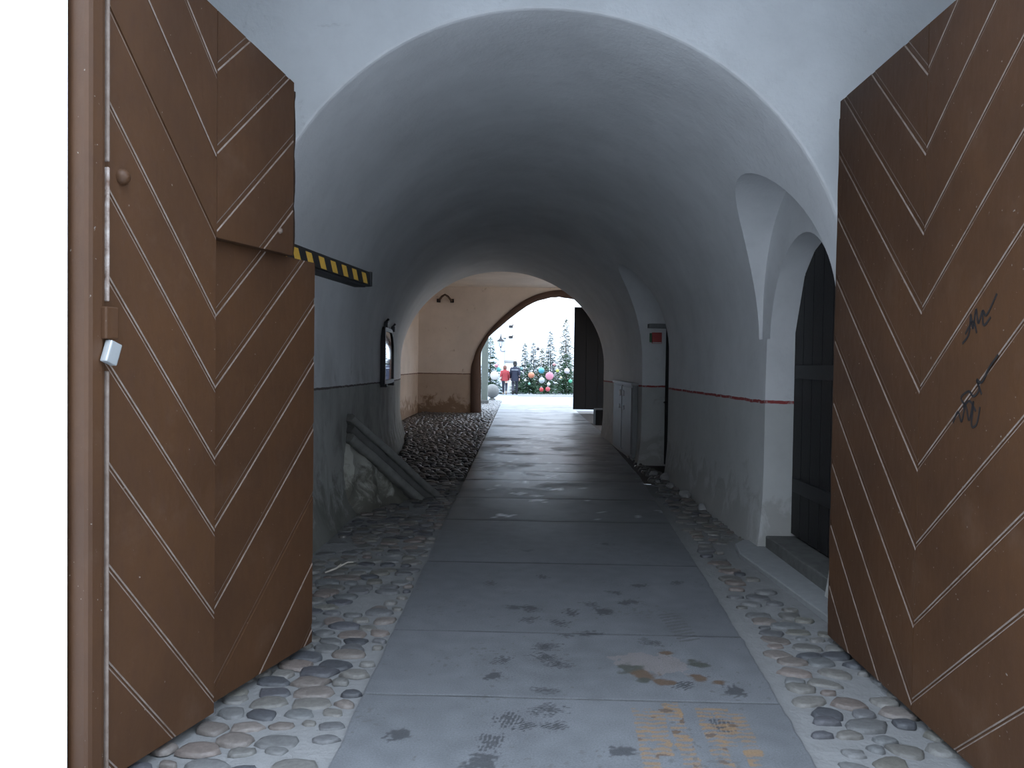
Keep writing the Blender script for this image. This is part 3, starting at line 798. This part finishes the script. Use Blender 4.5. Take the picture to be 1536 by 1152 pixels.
# slope of crumbling masonry between the beam and the cobbles
mb = MB(); nu, nv = 26, 20; vs = []
for a in range(nu + 1):
    t = a / nu
    top = A + dd * t + Vector((-.02, .05, -.10)); bot = Vector((lerp(-1.80, -1.22, t), lerp(8.62, 10.10, t), -.03))
    for b in range(nv + 1):
        u = b / nv; p = top.lerp(bot, u); bulge = math.sin(u * PI) * (1 - t) * .07
        n_ = .05 * nz(p.x * 5, p.y * 4, p.z * 5) + .025 * nz(p.x * 13, p.y * 13, p.z * 13)
        k = 1 if 0 < b < nv else .2
        vs.append((p.x + (bulge + n_) * k, p.y - (bulge + n_) * .8 * k, p.z + n_ * .3 * k))
mb.add(vs, [(a * (nv + 1) + b, a * (nv + 1) + b + 1, (a + 1) * (nv + 1) + b + 1, (a + 1) * (nv + 1) + b) for a in range(nu) for b in range(nv)], 0, True)
# near flank running back into the wall
fl = [vs[b] for b in range(nv + 1)]
mb.loft([fl, [(-2.15, lerp(y, 8.75, .6), z) for x, y, z in fl]], 0, False, False, True)
tag(mb.build('masonry_lump', plaster('spalled_plaster', (.40, .395, .35), (.3, .3, .3), dirt=.85, dirtcol=(.12, .115, .095), streak=.6)), 'crumbling olive-grey masonry slope under the leaning guard beam', 'rubble')

# rubble along the right wall foot
RB = [(2.13, 11.9, .11), (2.02, 12.35, .08), (2.06, 11.2, .07), (2.10, 10.4, .09), (1.95, 11.6, .05), (2.12, 9.5, .07)]
rl = ['pale chunk of plaster at the near edge of the second right recess', 'grey chunk lying at the sill of the second right recess', 'flat pale chunk at the foot of the right wall', 'rounded chunk at the foot of the right wall below the red line', 'smallest chunk, beside the slab path near the second recess', 'chunk at the foot of the right wall nearest the stone apron']
for (x, y, r), lb in zip(RB, rl):
    bm = bmesh.new(); bmesh.ops.create_icosphere(bm, subdivisions=3, radius=1)
    s0 = rs.uniform(0, 50)
    for v in bm.verts: v.co *= 1 + .3 * nz(v.co.x * 1.5 + s0, v.co.y * 1.5, v.co.z * 1.5)
    mb = MB(); mb.bm(bm, 0, Matrix.Translation((x, y, r * .3)) @ Matrix.Diagonal((r * .8, r * 1.4, r * .6, 1)), True)
    tag(mb.build('plaster_chunk', M['stone']), lb, 'rubble', 'plaster chunks along the right wall foot')

# twig on the cobbles
mb = MB(); mb.tube([(-1.47, 6.27, .03), (-1.40, 6.32, .05), (-1.33, 6.42, .075), (-1.29, 6.45, .07)], [.006, .008, .006, .003], 7)
mb.tube([(-1.40, 6.32, .05), (-1.36, 6.33, .085)], [.005, .003], 6)
tag(mb.build('twig', simple('dry_twig', (.42, .38, .33), .9)), 'dry pale twig lying on the cobbles beside the left gate leaf', 'twig')

# black kerb block by the exit leaf
mb = MB(); mb.bbox(2.08, 2.5, 22.6, 23.3, -.02, .42, .03)
tag(mb.build('kerb_block', M['black_wood']), 'black low block standing below the black exit gate leaf', 'block')

# bracket on end wall
br = empty('iron_bracket', (-2.47, 26.98, 3.72)); tag(br, 'small rusty iron bracket high on the wall of the far chamber', 'bracket')
mb = MB()
mb.tube([(-.22, 0, -.06), (-.2, -.12, -.06), (-.1, -.16, .06), (.0, -.17, .12), (.1, -.16, .06), (.2, -.12, -.06), (.22, 0, -.06)], .035, 8)
mb.build('bracket_arm', simple('rusty_iron', (.09, .055, .04), .8), br)
for s in (-.22, .22):
    mb = MB(); mb.bbox(s - .06, s + .06, -.03, .015, -.12, 0, .01); mb.build('mounting_plate', M['iron'], br)

# exit gate leaf (black, closed right half)
eg = empty('exit_gate_leaf', (1.82, 28.0, 0)); tag(eg, 'black gate leaf closing the right half of the exit arch', 'gate')
mb = MB()
for k in range(6): mb.bbox(k * .40 + .004, k * .40 + .396, .0, .06, .12, 3.58, .008)
mb.build('board_panel', M['black_wood'], eg)
for z in (.5, 2.7):
    mb = MB(); mb.bbox(.0, 2.4, .07, .12, z, z + .15, .008); mb.build('cross_rail', M['black_wood'], eg)
mb = MB(); mb.box(.0, 2.4, .05, .07, .125, 3.575); mb.build('back_boards', M['black_wood'], eg)
mb = MB(); mb.bbox(-.012, .0, -.01, .07, .12, 3.58, .003); mb.build('edge_strip', M['black_wood'], eg)

# ------------------------------------------------------------------ courtyard
white = simple('white_house_plaster', (.82, .82, .82), .85, scale=2., var=.05, bump=.05, obj=False)
bluish = simple('pale_blue_house_plaster', (.66, .72, .78), .85, scale=2., var=.05, bump=.05, obj=False)
roofm = simple('roof_tiles', (.35, .18, .13), .8)
glass = simple('dark_window_glass', (.25, .3, .34), .15, bump=0)
hl = empty('house', (-6., 50, 0)); tag(hl, 'pale bluish house behind the wall lantern at the left', 'house')
mb = MB(); mb.box(-6, 5.05, -4.0, 4, 0, 9); mb.build('house_wall', bluish, hl)
mb = MB(); mb.box(5.05, 5.62, -4.1, 4, 0, 9); mb.build('corner_pilaster', white, hl)
mb = MB(); mb.box(5.1, 5.66, -4.2, -4.1, 1.72, 1.83); mb.build('pilaster_ledge', M['stone'], hl)
mb = MB(); mb.add([(-6.3, -4.4, 9), (6, -4.4, 9), (6, 4.4, 9), (-6.3, 4.4, 9), (-6, 0, 11.5), (5.7, 0, 11.5)], [(0, 1, 5, 4), (2, 3, 4, 5), (1, 2, 5), (3, 0, 4)]); mb.build('roof', roofm, hl)
for x in (-3.5, -.5, 2.5):
    mb = MB(); mb.box(x - .5, x + .5, -4.05, -3.95, 4.6, 6.2); mb.build('window', glass, hl)
hr = empty('house', (10, 62, 0)); tag(hr, 'large white house closing the courtyard behind the decorated trees', 'house')
mb = MB(); mb.box(-11.5, 18, -2, 6, 0, 11); mb.build('house_wall', white, hr)
mb = MB(); mb.add([(-12, -2.5, 11), (18.5, -2.5, 11), (18.5, 6.5, 11), (-12, 6.5, 11), (-11, 2, 14), (17.5, 2, 14)], [(0, 1, 5, 4), (2, 3, 4, 5), (1, 2, 5), (3, 0, 4)]); mb.build('roof', roofm, hr)
for x in (-2, 3, 8, 13):
    mb = MB(); mb.box(x - .6, x + .6, -2.05, -1.9, 6.6, 8.4); mb.build('window', glass, hr)
dp = empty('downpipe', (-.88, 45.9, 0)); tag(dp, 'grey downpipe on the corner of the pale bluish house', 'pipe')
mb = MB(); mb.tube([(0, 0, .1), (0, 0, 4), (0, 0, 8.9)], .05, 10); mb.build('pipe', simple('zinc_pipe', (.45, .5, .54), .5), dp)
for z in (1.2, 3.0, 5.): 
    mb = MB(); mb.bbox(-.075, .075, -.06, .09, z, z + .05, .005); mb.build('pipe_clamp', M['iron'], dp)
for z, lb in ((3.68, 'dark wall hook on the white pilaster, the upper of two'), (3.1, 'dark wall hook on the white pilaster, the lower of two')):
    mb = MB(); mb.bbox(-.66, -.44, 45.72, 45.90, z - .06, z + .07, .02); mb.tube([(-.5, 45.75, z), (-.42, 45.68, z + .1)], .03, 7)
    tag(mb.build('wall_hook', M['iron']), lb, 'hook', 'hooks on the white pilaster')
# lantern
ln = empty('wall_lantern', (-1.09, 45.45, 2.35)); tag(ln, 'dark street lantern on a bracket fixed to the pale bluish house', 'lantern')
mb = MB(); mb.tube([(.24, .5, -.03), (.2, .1, -.05), (.05, 0, -.05), (0, 0, 0), (0, 0, .16)], .022, 8); mb.build('bracket', M['iron'], ln)
mb = MB(); mb.lathe([(.045, .16), (.06, .18), (.05, .2), (.08, .22)], 12); mb.build('lantern_base', M['iron'], ln)
mb = MB(); mb.lathe([(.08, .22), (.165, .5)], 6, smooth=False); mb.build('lantern_glass', simple('frosted_glass', (.6, .64, .68), .2, bump=0), ln)
mb = MB(); mb.lathe([(.20, .5), (.21, .53), (.1, .62), (.06, .66), (.05, .74), (.03, .78), (.02, .88), (.001, .92)], 12); mb.build('lantern_cap', M['iron'], ln)
mb = MB()
for k in range(6):
    a = 2 * PI * k / 6; mb.tube([(.083 * math.cos(a), .083 * math.sin(a), .22), (.168 * math.cos(a), .168 * math.sin(a), .5)], .01, 5)
mb.build('lantern_frame', M['iron'], ln)
# column left of exit, sphere stone
cp = empty('stone_pillar', (-1.42, 33.2, 0)); tag(cp, 'grey-green weathered pillar just outside the exit arch', 'pillar')
pm = simple('weathered_pillar', (.13, .145, .125), .8, scale=5, bump=.4)
mb = MB(); mb.bbox(-.13, .13, -.14, .14, .15, 3.4, .03); mb.build('shaft', pm, cp)
mb = MB(); mb.bbox(-.13, .17, -.2, .2, -.01, .17, .03); mb.build('base_block', M['dark_stone'], cp)
st_ = empty('stone_ball', (-1.24, 37.0, 0)); tag(st_, 'grey stone ball on a short foot beside the weathered pillar', 'ball')
mb = MB(); mb.lathe([(.03, .1)] + [(.31 * math.sin(PI * k / 16), .40 - .31 * math.cos(PI * k / 16)) for k in range(1, 16)] + [(.001, .71)], 24); mb.build('ball', simple('grey_ball_stone', (.12, .12, .115), .85, scale=20, bump=.3), st_)
mb = MB(); mb.lathe([(.15, -.01), (.15, .05), (.09, .08), (.09, .13)], 16); mb.build('foot', M['dark_stone'], st_)

# trees
needle = [simple('needles_green', (.022, .06, .026), .8, var=.5, scale=3.), simple('needles_blue', (.035, .065, .055), .8, var=.4, scale=3.), simple('needles_olive', (.05, .062, .03), .8, var=.4, scale=3.)]
bark = simple('bark', (.09, .065, .05), .9)
snowm = simple('snow', (.82, .84, .88), .7, var=.04, bump=0)
def spray(mb, p, d, L, w):
    d = d.normalized(); a = d.cross(Vector((0, 0, 1)))
    if a.length < .05: a = Vector((1, 0, 0))
    a.normalize(); n = a.cross(d)
    m = p + d * L * .4
    mb.add([p, m + a * w, m - a * w, p + d * L, m + n * w * .35, m - n * w * .35], [(0, 1, 4), (0, 4, 2), (3, 4, 1), (3, 2, 4), (0, 5, 1), (0, 2, 5), (3, 1, 5), (3, 5, 2)])
def conifer(seed, h, R, mat, snow, dens=1.):
    r_ = random.Random(seed); fo, sn, tr = MB(), MB(), MB()
    tr.tube([(0, 0, -.01), (.01, 0, h * .5), (0, 0, h)], [.04 * h / 2.5, .025 * h / 2.5, .006], 7)
    z = .12
    while z < h - .05:
        t = z / h; rad = R * (1 - t) ** .9 * r_.uniform(.8, 1.12) + .03; nb = int(lerp(11, 5, t) * dens)
        ph = r_.uniform(0, 6)
        for k in range(nb):
            a = ph + 2 * PI * k / nb + r_.uniform(-.3, .3); L = rad * r_.uniform(.6, 1.15); zj = r_.uniform(-.07, .07)
            for q in range(int(3 + L * 9)):
                s = (q + 1) / int(3 + L * 9)
                pz = z + zj + .10 * math.sin(s * PI) * L - .2 * s * s * L
                p = Vector((math.cos(a) * L * s * .95, math.sin(a) * L * s * .95, pz))
                for sd in (-1, 1):
                    dv = Vector((math.cos(a + sd * .7), math.sin(a + sd * .7), r_.uniform(-.25, .35)))
                    spray(fo, p + Vector((0, 0, r_.uniform(-.05, .05))), dv, .12 + .10 * (1 - t), .036)
                if snow and r_.random() < snow * (.35 + t):
                    spray(sn, p + Vector((0, 0, .03)), Vector((math.cos(a), math.sin(a), .1)), .13, .035)
        z += lerp(.12, .17, t)
    spray(fo, Vector((0, 0, h - .2)), Vector((0, 0, 1)), .24, .03)
    return fo, sn, tr
TREES = [  # x, y, h, R, material, snow, seed, label
    (-1.62, 44.6, 3.1, .85, 0, .12, 1, 'green fir with pale baubles behind the stone ball'),
    (.26, 47.2, 2.85, .5, 1, .6, 2, 'thin frosty fir just right of the person in the navy coat'),
    (.80, 50.0, 2.9, .7, 1, .6, 3, 'narrow frosty fir behind the orange bauble'),
    (1.18, 45.6, 2.5, .65, 2, .25, 4, 'small olive fir behind the large pink bauble'),
    (1.87, 51.5, 3.66, .95, 1, .65, 5, 'tall frosted fir in the middle of the row'),
    (2.58, 47.2, 4.2, .95, 2, .5, 6, 'tallest fir, beside the black exit gate leaf'),
    (.50, 44.3, 1.65, .62, 0, .08, 7, 'low bushy green fir carrying the orange bauble'),
    (1.4, 43.5, 1.55, .62, 0, .08, 8, 'low bushy green fir carrying the large pink bauble'),
    (2.5, 44.5, 2.2, .78, 0, .08, 9, 'broad green fir next to the black exit gate leaf'),
    (-.1, 45.3, 1.5, .45, 0, .1, 10, 'short green fir behind the person in the navy coat'),
    (5.2, 46.0, 3.2, .9, 0, .3, 11, 'fir mostly hidden by the black exit gate leaf')]
for x, y, h, R, mi, sw, sd, lb in TREES:
    t = empty('fir_tree', (x, y, 0)); tag(t, lb, 'tree', 'decorated firs in the courtyard')
    fo, sn, tr = conifer(sd, h, R, needle[mi], sw)
    tr.build('trunk', bark, t); tag(fo.build('foliage', needle[mi], t), kind='stuff'); tag(sn.build('snow', snowm, t), kind='stuff')
ORN = [  # x, y, z, r, colour, label
    (-1.30, 41.9, 1.02, .27, (.85, .80, .74), 'large cream disc bauble above the stone ball'),
    (-1.10, 42.4, 1.33, .14, (.12, .50, .46), 'teal bauble on the left fir'),
    (-1.22, 42.3, 1.52, .12, (.75, .30, .35), 'pink bauble on the left fir'),
    (-1.52, 42.2, 1.75, .09, (.8, .78, .7), 'small cream bauble high on the left fir'),
    (.58, 43.0, 1.05, .20, (.80, .30, .16), 'orange disc bauble on the low bushy fir'),
    (1.09, 42.5, 1.30, .19, (.10, .48, .60), 'turquoise bauble left of the large pink one'),
    (1.50, 42.2, 1.03, .25, (.85, .34, .44), 'large pink disc bauble in the fir row'),
    (1.11, 42.3, .80, .19, (.62, .70, .72), 'silver bauble below the turquoise one'),
    (1.91, 42.4, 1.31, .11, (.62, .72, .16), 'yellow-green bauble right of the large pink one'),
    (.27, 43.0, .78, .08, (.9, .9, .85), 'small white bauble low beside the person in navy'),
    (.48, 43.0, .60, .08, (.30, .70, .52), 'small mint bauble low on the bushy fir'),
    (2.39, 42.3, 1.30, .17, (.82, .76, .78), 'pale bauble on the broad fir by the black leaf'),
    (1.10, 42.2, .33, .14, (.62, .06, .06), 'red bauble near the ground, the left one'),
    (1.42, 42.2, .36, .15, (.70, .10, .12), 'red bauble near the ground, the right one'),
    (1.46, 42.1, .62, .11, (.82, .84, .8), 'white bauble just above the red ones'),
    (.94, 44.6, 2.45, .11, (.06, .06, .07), 'black bauble at the tip of the small olive fir'),
    (2.58, 42.4, .78, .12, (.10, .55, .32), 'emerald bauble low on the broad fir'),
    (.05, 45.6, 1.35, .12, (.25, .5, .55), 'blue-grey bauble right behind the navy coat'),
    (1.75, 42.7, 1.62, .10, (.7, .35, .35), 'dusty rose bauble above the large pink one'),
    (2.1, 42.6, .95, .08, (.75, .75, .4), 'small pale yellow bauble on the broad fir')]
for x, y, z, r, c, lb in ORN:
    r *= .82; o = empty('bauble', (x, y, z)); tag(o, lb, 'ornament', 'baubles hanging on the courtyard firs')
    big = r > .18; fl = .35 if big else .95
    mb = MB(); mb.lathe([(.001, -r)] + [(r * math.sin(PI * k / 12), -r * math.cos(PI * k / 12)) for k in range(1, 12)] + [(.001, r)], 20, 0, Matrix.Diagonal((1, fl, 1, 1)))
    mb.build('bauble_body', simple('bauble_paint', tuple(v * .42 for v in c), .35, var=.06, bump=0), o)
    mb = MB(); mb.lathe([(.2 * r, r * .97), (.2 * r, r * 1.15)], 10); mb.tube([(0, 0, r * 1.1), (0, .05, r * 1.5), (0, .12, r * 1.6)], .006, 5); mb.build('hanger_cap', M['steel'], o)

# low frosted kerb in front of the firs
mb = MB(); mb.loft([[(lerp(-.1, 5, k / 20), 41.6 + .25 * math.sin(k * .15), -.02) for k in range(21)], [(lerp(-.1, 5, k / 20), 41.6 + .25 * math.sin(k * .15), .09) for k in range(21)], [(lerp(-.1, 5, k / 20), 41.85 + .25 * math.sin(k * .15), .09) for k in range(21)], [(lerp(-.1, 5, k / 20), 41.85 + .25 * math.sin(k * .15), -.02) for k in range(21)]], 0, False, False, False)
tag(mb.build('trim_kerb', M['stone']), kind='structure')

# ------------------------------------------------------------------ people (seen from behind, walking away)
skinm = simple('skin', (.55, .36, .28), .6, var=.06, bump=0)
def skin_body(P, E, Rr, root):
    me = bpy.data.meshes.new('body'); me.from_pydata(P, E, []); o = bpy.data.objects.new('body', me); COL.objects.link(o)
    md = o.modifiers.new('s', 'SKIN'); sl = me.skin_vertices[0].data if me.skin_vertices else None
    if sl is None:
        bm = bmesh.new(); bm.from_mesh(me); bm.verts.layers.skin.verify(); bm.to_mesh(me); bm.free(); sl = me.skin_vertices[0].data
    for i, r in enumerate(Rr): sl[i].radius = (r, r); sl[i].use_root = (i == root)
    sb = o.modifiers.new('d', 'SUBSURF'); sb.levels = sb.render_levels = 1
    dg = bpy.context.evaluated_depsgraph_get(); m2 = bpy.data.meshes.new_from_object(o.evaluated_get(dg))
    bpy.data.objects.remove(o); bpy.data.meshes.remove(me)
    for p in m2.polygons: p.use_smooth = True
    return m2
def person(x, y, h, label, coatm, trm, hairm, hat=None, stripe=None, coat_hem=.80, ph=1, bag=None, bootm=None):
    k = h / 1.75; root = empty('person', (x, y, 0)); tag(root, label, 'person', None)
    P, Rr, E = [], [], []
    def v(p, r, par=None):
        P.append((p[0] * k, p[1] * k, p[2] * k)); Rr.append(r * k)
        if par is not None: E.append((par, len(P) - 1))
        return len(P) - 1
    pel = v((0, 0, .95), .13); sp = v((0, 0, 1.12), .12, pel); ch = v((0, .01, 1.32), .14, sp); nk = v((0, .015, 1.47), .055, ch)
    hb = v((0, .03, 1.56), .075, nk); hm_ = v((0, .035, 1.64), .095, hb); v((0, .03, 1.71), .07, hm_)
    v((0, .14, 1.62), .014, hm_)                                     # nose
    legs = {}
    for s in (-1, 1):
        f = s * ph
        hip = v((s * .09, 0, .88), .09, pel); kn = v((s * .095, .10 if f > 0 else -.02, .50), .058, hip)
        an = v((s * .09, .20 if f > 0 else -.26, .09 if f > 0 else .15), .04, kn)
        to = v((s * .095, (.20 if f > 0 else -.26) + .15, .04 if f > 0 else .05), .035, an)
        legs[s] = [P[i] for i in (hip, kn, an, to)]
    arms = {}
    for s in (-1, 1):
        f = -s * ph
        sh = v((s * .185, .0, 1.40), .062, ch); el = v((s * .245, -.03 + .05 * f, 1.13), .045, sh); wr = v((s * .24, .05 + .10 * f, .90), .03, el)
        pm_ = v((s * .238, .07 + .11 * f, .83), .035, wr)
        for q in range(4):
            fx = (q - 1.5) * .018
            k1 = v((s * .236, .07 + .11 * f + fx, .775 - .006 * abs(q - 1)), .010, pm_); v((s * .225, .078 + .11 * f + fx, .735 - .008 * abs(q - 1)), .008, k1)
        th = v((s * .215, .11 + .11 * f, .82), .010, wr); v((s * .205, .125 + .11 * f, .775), .009, th)
        arms[s] = [P[i] for i in (sh, el, wr)]
    m2 = skin_body(P, E, Rr, pel); m2.materials.append(skinm)
    b = bpy.data.objects.new('body', m2); COL.objects.link(b); b.parent = root
    # coat: torso shell + sleeves
    mb = MB(); rings = []
    for z, a, d in ((coat_hem, .205, .15), (coat_hem + .1, .205, .155), (.98, .20, .15), (1.10, .185, .145), (1.25, .205, .155), (1.36, .22, .155), (1.43, .185, .13), (1.48, .11, .095), (1.52, .085, .085)):
        rings.append([((a * math.cos(t)) * k, (.005 + d * math.sin(t) + .008 * math.sin(5 * t + z * 9)) * k, z * k) for t in (2 * PI * i / 24 for i in range(24))])
    mb.loft(rings, 0, True, True, True)
    for s in (-1, 1):
        a = arms[s]; mb.tube([Vector(a[0]) + Vector((-s * .04 * k, 0, .01 * k)), a[0], [lerp(a[0][i], a[1][i], .5) for i in range(3)], a[1], a[2]], [.07 * k, .085 * k, .074 * k, .066 * k, .05 * k], 12)
    mb.build('coat', coatm, root)
    if stripe:
        mb = MB(); mb.loft([[(((.224 if 1.3 < z < 1.4 else .222) * math.cos(t)) * k, (.005 + .164 * math.sin(t)) * k, z * k) for t in (2 * PI * i / 24 for i in range(24))] for z in (1.31, 1.33, 1.355)], 0, True, False, True)
        mb.build('coat_band', stripe, root)
    mb = MB()
    for s in (-1, 1):
        l = legs[s]; mb.tube([(l[0][0], l[0][1], .95 * k), l[0], [lerp(l[0][i], l[1][i], .5) for i in range(3)], l[1], [lerp(l[1][i], l[2][i], .5) for i in range(3)], l[2]], [.09 * k, .102 * k, .088 * k, .07 * k, .064 * k, .055 * k], 12)
    mb.build('trousers', trm, root)
    for s in (-1, 1):
        l = legs[s]; mb = MB(); a, t = Vector(l[2]), Vector(l[3])
        mb.tube([a + Vector((0, -.06 * k, -.03 * k)), a + Vector((0, -.03 * k, -.02 * k)), lerp(a, t, .5) + Vector((0, 0, -.005)), t, t + Vector((0, .05 * k, 0))], [.03 * k, .052 * k, .05 * k, .044 * k, .022 * k], 10)
        mb.tube([a + Vector((0, -.01, -.03 * k)), a + Vector((0, -.01, .08 * k))], [.055 * k, .056 * k], 10)
        mb.build('boot', bootm or M['black_wood'], root)
    mb = MB()
    if hat:
        mb.lathe([(.108 * k, 1.60 * k), (.115 * k, 1.63 * k), (.112 * k, 1.70 * k), (.09 * k, 1.765 * k), (.05 * k, 1.80 * k), (.001, 1.81 * k)], 18, 0, Matrix.Translation((0, .03 * k, 0)))
        mb.build('knit_cap', hat, root); mb = MB()
    mb.lathe([(.05 * k, 1.49 * k), (.095 * k, 1.53 * k), (.112 * k, 1.60 * k), (.113 * k, 1.66 * k), (.095 * k, 1.73 * k), (.05 * k, 1.765 * k), (.001, 1.77 * k)] if not hat else [(.04 * k, 1.51 * k), (.085 * k, 1.54 * k), (.105 * k, 1.59 * k), (.1 * k, 1.63 * k), (.04 * k, 1.66 * k)], 18, 0, Matrix.Translation((0, .012 * k, 0)))
    mb.build('hair', hairm, root)
    if bag:
        mb = MB(); mb.bbox(-.15 * k, .15 * k, -.30 * k, -.16 * k, 1.0 * k, 1.36 * k, .04 * k); mb.build('backpack', bag, root)
    return root
navy = simple('navy_coat_cloth', (.010, .013, .028), .8, bump=0); jeans = simple('dark_trousers', (.022, .024, .035), .85, bump=0)
redc = simple('red_jacket_cloth', (.22, .025, .03), .8, bump=0); brownh = simple('brown_hair', (.12, .05, .035), .7)
person(-.27, 43.5, 1.72, 'person in a long navy coat and black knit cap walking away', navy, jeans, simple('dark_hair', (.02, .018, .016), .7), hat=simple('black_knit', (.012, .012, .014), .9), stripe=simple('grey_band', (.20, .22, .25), .6, bump=0), coat_hem=.72)
person(-.80, 43.4, 1.52, 'shorter person in a red jacket walking left of the navy coat', redc, jeans, brownh, coat_hem=.84, ph=-1, bootm=simple('tan_boots', (.25, .2, .15), .8))

# ------------------------------------------------------------------ light, world, camera
w = bpy.data.worlds.new('overcast'); SC.world = w; w.use_nodes = True
t = w.node_tree; t.nodes.clear()
bg = t.nodes.new('ShaderNodeBackground'); ou = t.nodes.new('ShaderNodeOutputWorld'); t.links.new(bg.outputs[0], ou.inputs[0])
tc = t.nodes.new('ShaderNodeTexCoord'); sp = t.nodes.new('ShaderNodeSeparateXYZ'); t.links.new(tc.outputs['Generated'], sp.inputs[0])
mr_ = t.nodes.new('ShaderNodeMapRange'); mr_.inputs[1].default_value = -.05; mr_.inputs[2].default_value = 1.; mr_.inputs[3].default_value = .62; mr_.inputs[4].default_value = 1.5
t.links.new(sp.outputs[2], mr_.inputs[0])
rgb = t.nodes.new('ShaderNodeMix'); rgb.data_type = 'RGBA'; t.links.new(sp.outputs[2], rgb.inputs[0])
rgb.inputs[6].default_value = (.76, .87, 1., 1); rgb.inputs[7].default_value = (.70, .83, 1., 1)
t.links.new(rgb.outputs[2], bg.inputs[0]); t.links.new(mr_.outputs[0], bg.inputs[1])

cam = bpy.data.cameras.new('camera'); co = bpy.data.objects.new('camera', cam); COL.objects.link(co)
F = 1240.; pitch = -math.atan(31 / F); yaw = math.atan(12 / F); roll = math.radians(.8)
f = Vector((-math.sin(yaw) * math.cos(pitch), math.cos(yaw) * math.cos(pitch), math.sin(pitch)))
r = Vector((math.cos(yaw), math.sin(yaw), 0)); u = r.cross(f)
r2 = r * math.cos(roll) + u * math.sin(roll); u2 = u * math.cos(roll) - r * math.sin(roll)
co.matrix_world = Matrix(((r2.x, u2.x, -f.x, 0), (r2.y, u2.y, -f.y, 0), (r2.z, u2.z, -f.z, 1.65), (0, 0, 0, 1)))
cam.sensor_fit = 'HORIZONTAL'; cam.sensor_width = 36.; cam.lens = F * 36 / 1536; cam.clip_end = 300; cam.clip_start = .05
SC.camera = co
vs = SC.view_settings
vs.view_transform = 'Standard'; vs.look = 'None'; vs.gamma = 1.; vs.use_curve_mapping = False; vs.exposure = 2.65
SC.cycles.max_bounces = 12; SC.cycles.diffuse_bounces = 8; SC.cycles.glossy_bounces = 4
SC.cycles.use_denoising = True
